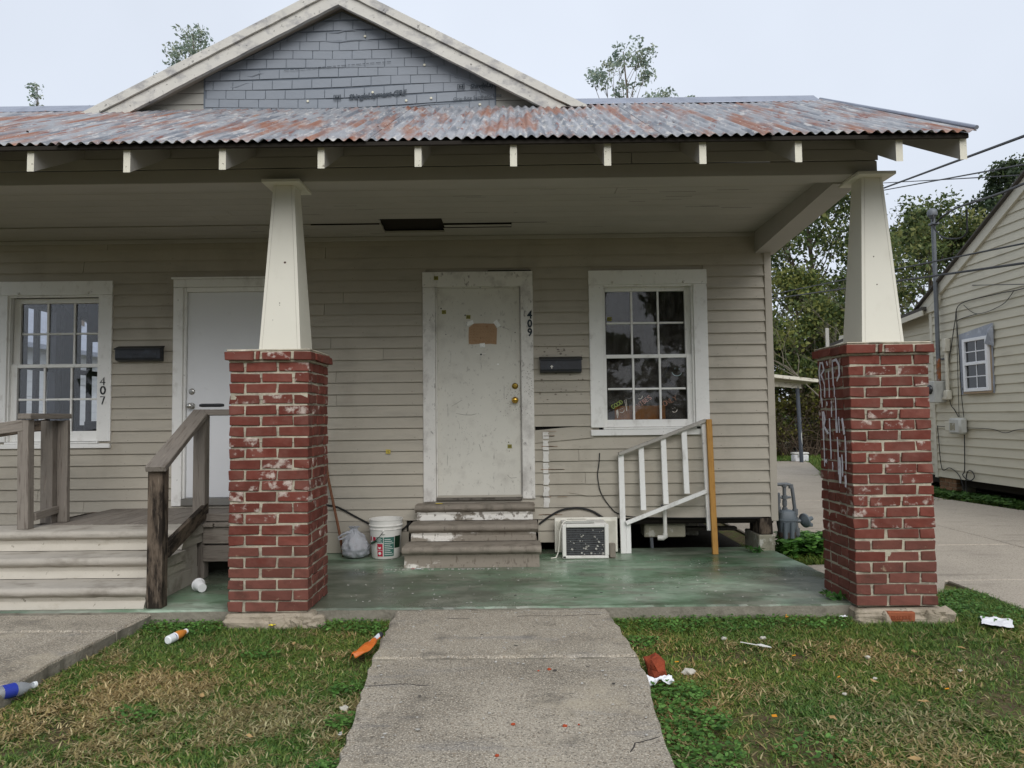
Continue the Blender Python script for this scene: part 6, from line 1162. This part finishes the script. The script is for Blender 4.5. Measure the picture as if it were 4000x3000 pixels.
tree('haze-paled spindly treetop standing above the tin roof ridge', (3.45, 12, GZ), 11.3, 1.75, 7.6, 4200, .09, G_HAZE, 9, clumps=40, trunk_r=.12, group='treetops over the roof', clump_r=.22)
tree('haze-tinted treetop poking over the left barge board', (-8.35, 12, GZ), 12.0, 1.25, 7.8, 3400, .09, G_HAZE, 10, clumps=34, trunk_r=.12, group='treetops over the roof', clump_r=.25)
tree('tiny sprig of treetop over the far end of the roof', (-12.6, 12, GZ), 10.6, .6, 7.4, 1100, .09, G_HAZE, 12, clumps=18, trunk_r=.1, group='treetops over the roof', clump_r=.2)
tree('faint treetop tip beside the gable end over the roof', (-11.25, 12, GZ), 10.0, .4, 7.4, 1000, .09, G_HAZE, 13, clumps=10, trunk_r=.08, group='treetops over the roof', clump_r=.15)
tree('low treetop tips just clearing the ridge cap', (5.15, 12, GZ), 10.0, .7, 7.4, 1300, .09, G_HAZE, 14, clumps=12, trunk_r=.08, group='treetops over the roof', clump_r=.14)
for i, (x, y, h_, r_) in enumerate(((-15, -27, 7.5, 4), (-8.5, -25, 6.6, 3.6), (-3, -28, 8.2, 3.8), (3.2, -26, 6.2, 3.2), (9, -27, 7.6, 4), (15.5, -25, 6.8, 3.6), (22, -28, 8, 4))):
    tree(['broad', 'round', 'tall', 'low', 'spreading', 'dense', 'high'][i] + ' tree across the street, mirrored in the front window panes', (x, y, GZ), h_, r_, .6, 4200, .55, GD, 50 + i, clumps=26, trunk_r=.22, group='trees across the street')
# bare branching shrub in front of the bushy tree
rg = random.Random(5); t = thing('bare_shrub', 'leafless grey branching shrub before the bushy tree', 'shrub', (11.3, 16.6, GZ)); mb = MB()
def br(p, d, L_, r, dep):
    q = p + d * L_; mid = p.lerp(q, .5) + Vector((rg.uniform(-.1, .1), rg.uniform(-.1, .1), rg.uniform(-.05, .1))) * L_; mb.tube([p, mid, q], [r, r * .8, r * .6], 5, 0, False)
    if dep:
        for _ in range(rg.choice((2, 3))): br(q, (d + Vector((rg.uniform(-.7, .7), rg.uniform(-.5, .5), rg.uniform(-.25, .45)))).normalized(), L_ * rg.uniform(.6, .85), r * .58, dep - 1)
for i in range(4): br(Vector((11.3 + rg.uniform(-.3, .3), 16.6, GZ)), Vector((rg.uniform(-.55, .25), 0, 1)).normalized(), 1.7, .045, 5)
mb.build('branches', 'twig', t, True)
# brush along the fence: tangled twigs and leaves nobody could count
mb = MB()
for i in range(520):
    x = rg.uniform(6.2, 13.5); y = rg.uniform(16.6, 18.2); z = GZ; pts = [Vector((x, y, z))]; d = Vector((rg.uniform(-.6, .6), rg.uniform(-.3, .3), 1)).normalized()
    for k in range(5): d = (d + Vector((rg.uniform(-.5, .5), rg.uniform(-.3, .3), -.22))).normalized(); pts.append(pts[-1] + d * rg.uniform(.25, .5))
    mb.tube(pts, [.014, .013, .011, .009, .006, .003], 4, 0, False)
stuff(mb.build('brush_twigs', mat('brown_brush', '#5d5145', .95, .1, var=.2, vscale=3), None, True))
rgn = np.random.default_rng(4)
stuff(leaf_cloud('brush_leaves', [(x, y, z) for x, y, z in zip(rgn.uniform(6.4, 14, 60), rgn.uniform(17, 18.5, 60), rgn.uniform(-.1, 1.9, 60))], list(rgn.uniform(.25, .7, 60)), 14000, .11, ['#5a5a30', '#6a6a35', '#4a4a2c', '#5f5340', '#8a8a3e'], None, 21))
leaf_bush = thing('yellow_shrub', 'bright yellow-green shrub between the carport posts', 'shrub', (8.5, 17.2, GZ)); leaf_cloud('foliage', [(8.4 + .35 * math.cos(i), 17.2 + .2 * math.sin(i * 2), .3 + .22 * i) for i in range(7)], [.45, .5, .5, .45, .4, .35, .3], 4200, .10, ['#8d9340', '#7a8338', '#a5a44c'], leaf_bush, 31); mb = MB(); mb.tube([(8.4, 17.2, GZ), (8.45, 17.2, .6), (8.4, 17.2, 1.4)], [.03, .02, .01], 6); mb.build('stem', 'bark', leaf_bush)
# white house seen through the side windows
t = thing('white_house', 'bright white clapboard house glimpsed through the room windows', 'house', (-12, 9, GZ)); m = MB(); m.box(-15, -10, 4, 16, GZ, 3.0); wv = m.build('wall', 'vinyl', t)
for k in range(18): m = MB(); m.box(-10, -9.975, 4, 16, .1 + k * .16, .1 + k * .16 + .15); m.build('siding_board', 'vinyl', wv)
m = MB(); m.prism([(-9.6, 3.7, 2.95), (-12.5, 3.7, 4.6), (-15.4, 3.7, 2.95), (-15.4, 3.7, 2.85), (-12.5, 3.7, 4.5), (-9.6, 3.7, 2.85)], (0, 12.6, 0)); m.build('roof', 'ridge', t)

# ================================================================== GRASS, CLOVER, WEEDS
def inpoly(px, py, poly):
    c = np.zeros(len(px), bool); n = len(poly)
    for i in range(n):
        x0, y0 = poly[i]; x1, y1 = poly[(i + 1) % n]
        if y0 == y1: continue
        k = ((y0 > py) != (y1 > py)) & (px < (x1 - x0) * (py - y0) / (y1 - y0) + x0); c ^= k
    return c
SOLID = [[(-5.6, -1.99), (2.9, -1.99), (2.85, .1), (-5.6, .1)], [(-.445, -1.9), (-.415, -2.93), (-.345, -3.7), (-.255, -5.2), (-.2, -7.6), (.86, -7.6), (.885, -5.2), (.93, -3.9), (.985, -3.3), (.985, -2.9), (.96, -2.45), (.935, -1.9)],
         [(-2.14, -1.9), (-2.15, -2.36), (-2.18, -2.95), (-2.13, -3.4), (-2.1, -4.4), (-2.05, -7.6), (-3.6, -7.6), (-3.6, -1.9)], [(-1.61, -2.11), (-1.02, -2.11), (-1.02, -1.9), (-1.61, -1.9)], [(2.58, -2.12), (3.2, -2.12), (3.2, -1.5), (2.58, -1.5)]] + DP
def vnoise(x, y, s, seed):
    g = np.random.default_rng(seed).random((64, 64)); u, v = x * s + 100, y * s + 100; i, j = np.floor(u).astype(int), np.floor(v).astype(int); fu, fv = u - i, v - j; fu = fu * fu * (3 - 2 * fu); fv = fv * fv * (3 - 2 * fv)
    q = lambda a, b: g[a % 64, b % 64]; return (q(i, j) * (1 - fu) + q(i + 1, j) * fu) * (1 - fv) + (q(i, j + 1) * (1 - fu) + q(i + 1, j + 1) * fu) * fv
def grass(name, n, x0, x1, y0, y1, seed, hmul=1, straw=.5, wid=1.0, mask=None):
    rg = np.random.default_rng(seed); x = rg.uniform(x0, x1, n); y = rg.uniform(y0, y1, n); keep = np.ones(n, bool)
    for P in SOLID: keep &= ~inpoly(x, y, P)
    bare = vnoise(x, y, 2.2, 5) * .45 + vnoise(x, y, 7, 6) * .3 + vnoise(x, y, 24, 16) * .25 + np.where(x > 0, .05, 0); edge = np.exp(-np.clip(-1.99 - y, 0, 9) * 2.6)
    pr = np.clip((.70 - bare) * 4.5 + edge * 1.5, .10, 1); keep &= rg.random(n) < pr
    x, y, edge = x[keep], y[keep], edge[keep]; n = len(x)
    sn = vnoise(x, y, 2.3, 8) * .4 + vnoise(x, y, 8, 9) * .35 + vnoise(x, y, 22, 19) * .25 + np.clip(-2.9 - y, -1, 1) * .10 + np.where(x < 0, .05, -.02); isS = rg.random(n) < np.clip((sn - .50) * 4.4 * straw * 2 + .05, .03, .80) * (1 - .9 * edge)
    h = rg.uniform(.020, .046, n) * hmul * (1 + .9 * edge); h[isS] *= rg.uniform(.8, 1.3, isS.sum()); w = rg.uniform(.0015, .0032, n) * wid; w[isS] *= 1.3
    az = rg.uniform(0, 2 * np.pi, n) + 0; tl = rg.uniform(.65, 1.48, n); tl[isS] = rg.uniform(1.0, 1.52, isS.sum())
    dx, dy = np.cos(az), np.sin(az); sx, sy = -dy * w, dx * w; hz, hh = np.cos(tl) * h, np.sin(tl) * h; z0 = np.full(n, GZ - .012) + np.where(isS, rg.uniform(0, .02, n), 0)
    V = np.empty((n, 5, 3)); B = np.stack([x, y, z0], 1); s3 = np.stack([sx, sy, np.zeros(n)], 1); M_ = B + np.stack([dx * hh * .45, dy * hh * .45, hz * .62], 1); T_ = B + np.stack([dx * hh, dy * hh, hz * .92], 1)
    V[:, 0] = B + s3; V[:, 1] = B - s3; V[:, 2] = M_ - s3 * .85; V[:, 3] = M_ + s3 * .85; V[:, 4] = T_
    me = bpy.data.meshes.new(name); me.vertices.add(n * 5); me.vertices.foreach_set('co', V.astype(np.float32).ravel()); li = (np.arange(n)[:, None] * 5 + np.array([0, 1, 2, 3, 3, 2, 4])[None]).astype(np.int32); me.loops.add(n * 7); me.loops.foreach_set('vertex_index', li.ravel())
    ls = (np.arange(n)[:, None] * 7 + np.array([0, 4])[None]).astype(np.int32); me.polygons.add(n * 2); me.polygons.foreach_set('loop_start', ls.ravel()); me.polygons.foreach_set('loop_total', np.tile(np.array([4, 3], np.int32), n)); me.update(calc_edges=True)
    G = np.array([c4(c)[:3] for c in ('#627a38', '#72863c', '#507034', '#84904a', '#5f7e3c')]); Sx = np.array([c4(c)[:3] for c in ('#b0a074', '#9f8c60', '#c4b488', '#8c7a52', '#998a5a')])
    col = G[rg.integers(0, 5, n)]; col[isS] = Sx[rg.integers(0, 5, isS.sum())]; col = col * rg.uniform(.7, 1.25, n)[:, None]; hue = (vnoise(x, y, 1.7, 12) - .5)[:, None] * np.array([.5, .2, .1]); col = np.clip(col * (1 + hue), 0, 1)
    at = me.color_attributes.new('Col', 'FLOAT_COLOR', 'POINT'); at.data.foreach_set('color', np.repeat(np.concatenate([col, np.ones((n, 1))], 1), 5, 0).astype(np.float32).ravel()); me.materials.append(M['grass']); return stuff(link(name, me))
grass('lawn_grass', 230000, -2.25, -.2, -4.9, -1.95, 1, straw=.32); grass('lawn_grass', 400000, .85, 4.3, -4.9, -1.3, 2, straw=.12); grass('lawn_grass', 40000, -9, 9, -9, -4.9, 3, 1.2, .5, 1.6)
grass('verge_grass', 34000, 6.9, 7.75, -1.5, 9.5, 4, 2.0, .05, 1.8); grass('verge_grass', 26000, 7.2, 11, 9.5, 18, 5, 1.8, .12, 2.5); grass('verge_grass', 9000, 2.7, 3.6, -.35, .6, 6, 1.8, .1, 1.4); grass('crawlspace_grass', 12000, -3, 3.1, 5, 10.5, 7, 2.4, .1, 2)
def clover(name, n, fn, seed, size=.0085, cols=('#527a38', '#5f8840', '#466a32', '#6c944a'), zr_=(.005, .045)):
    rg = np.random.default_rng(seed); P = fn(rg, n); keep = np.ones(len(P), bool)
    for q in SOLID: keep &= ~inpoly(P[:, 0], P[:, 1], q)
    P = P[keep]; n = len(P); z = GZ + rg.uniform(zr_[0], zr_[1], n); s = size * rg.uniform(.6, 1.4, n); az = rg.uniform(0, 6.283, n); tx, ty = rg.normal(0, .3, n), rg.normal(0, .3, n); K = 6
    V = np.empty((n, K, 3))
    for k in range(K):
        a = az + 2 * np.pi * k / K; ex = s * np.cos(a); ey = s * np.sin(a) * .85; V[:, k, 0] = P[:, 0] + ex; V[:, k, 1] = P[:, 1] + ey; V[:, k, 2] = z + ex * tx + ey * ty
    me = bpy.data.meshes.new(name); me.vertices.add(n * K); me.vertices.foreach_set('co', V.astype(np.float32).ravel()); me.loops.add(n * K); me.loops.foreach_set('vertex_index', np.arange(n * K, dtype=np.int32)); me.polygons.add(n); me.polygons.foreach_set('loop_start', np.arange(0, n * K, K, dtype=np.int32)); me.polygons.foreach_set('loop_total', np.full(n, K, np.int32)); me.update(calc_edges=True)
    C_ = np.array([c4(c) for c in cols]); col = C_[rg.integers(0, len(C_), n)]; col[:, :3] *= rg.uniform(.7, 1.2, n)[:, None]; at = me.color_attributes.new('Col', 'FLOAT_COLOR', 'POINT'); at.data.foreach_set('color', np.repeat(col, K, 0).astype(np.float32).ravel()); me.materials.append(M['grass']); return stuff(link(name, me))
def spots(L_):
    L_ = np.array(L_)
    def f(rg, n): i = rg.choice(len(L_), n, p=L_[:, 3] / L_[:, 3].sum()); r = np.sqrt(rg.random(n)); a = rg.uniform(0, 6.283, n); return np.stack([L_[i, 0] + L_[i, 2] * r * np.cos(a), L_[i, 1] + L_[i, 2] * .7 * r * np.sin(a)], 1)
    return f
clover('clover_patch', 8500, spots([(-1.95, -2.08, .2, 2), (-1.75, -2.12, .2, 2), (-.75, -2.1, .22, 2), (-.55, -2.2, .15, 1), (1.3, -2.1, .3, 3), (1.8, -2.08, .3, 3), (2.3, -2.1, .25, 2), (1.1, -2.5, .12, 1), (1.1, -3.3, .2, 2), (1.1, -3.6, .22, 2.5), (1.05, -3.9, .22, 2), (1.6, -3.9, .2, .5), (-1.15, -2.65, .12, .6), (-1.45, -3.5, .12, .5), (-.5, -3.2, .1, .8), (-.42, -3.6, .1, .8), (3.4, -1.75, .25, 2.5), (3.6, -2.0, .3, 2), (3.7, -1.5, .2, 2), (-.38, -4.0, .1, .7)]), 41)
clover('weed_patch', 2600, spots([(3.15, .05, .28, 3), (3.25, .3, .3, 3), (2.88, -.12, .1, .6), (3.35, -.1, .15, 1)]), 42, .028, ('#4f7a35', '#5f9040', '#3f662c', '#71a04a'), (.0, .2))
clover('verge_weeds', 9000, lambda rg, n: np.stack([rg.uniform(7.1, 7.75, n), rg.uniform(-1, 6, n)], 1), 43, .03, ('#4a6a34', '#587a3c', '#3f5c2c'), (.0, .1))
clover('crawlspace_weeds', 2500, lambda rg, n: np.stack([rg.uniform(1.5, 3.1, n), rg.uniform(6.5, 10, n)], 1), 45, .05, ('#5f8a3c', '#75a048', '#4f7a35'), (.0, .35))
# ivy sprigs
for (x, y, lab) in ((2.585, -1.86, 'small green ivy sprig at the foot of the graffitied pier'), (2.62, -.15, 'small green weed sprig beside the concrete block')):
    t = thing('ivy_sprig', lab, 'weed', (x, y, 0)); mb = MB()
    for i in range(4): a = i * 1.5; mb.tube([(x, y, 0), (x - .05 + .03 * math.cos(a), y + .04 * math.sin(a), .03), (x - .09 + .04 * math.cos(a), y + .07 * math.sin(a), .035)], .002, 4)
    mb.build('stem', 'leaf' if False else 'bark', t); leaf_cloud('leaves', [(x - .05, y, .03), (x - .02, y - .05, .03), (x - .08, y + .03, .03)], [.05, .05, .04], 34, .045, ['#3f6a30', '#4f7a38'], t, 77, flat=.5)
# dry leaves in the lawn
for i, (x, y, r_) in enumerate(((1.75, -3.62, 20), (2.25, -3.45, 70), (2.35, -3.95, 10), (1.45, -3.15, 50), (2.6, -2.75, 5), (-1.2, -3.3, 30), (-.8, -3.75, 80), (3.1, -3.5, 15), (1.9, -4.0, 65), (2.9, -2.7, 40), (-1.0, -2.5, 12), (2.15, -3.2, 33))):
    m = MB(); ca, sa = math.cos(R(r_)), math.sin(R(r_)); pts = [(0, -.028), (.012, -.012), (.015, .004), (.008, .02), (0, .03), (-.009, .018), (-.014, .0), (-.010, -.014)]
    m.add([(x, y, GZ + .028)] + [(x + (a * ca - b * sa) * .9, y + (a * sa + b * ca) * .9, GZ + .034 + random.uniform(-.004, .006)) for a, b in pts], [(0, j + 1, (j + 1) % 8 + 1) for j in range(8)]); o = m.build('dry_leaf', mat('tan_dry_leaf', '#a58a60', .9, .1) if i == 0 else bpy.data.materials['tan_dry_leaf']); tag(o, 'curled tan dry leaf lying on the lawn', 'leaf', 'dry leaves on the lawn')
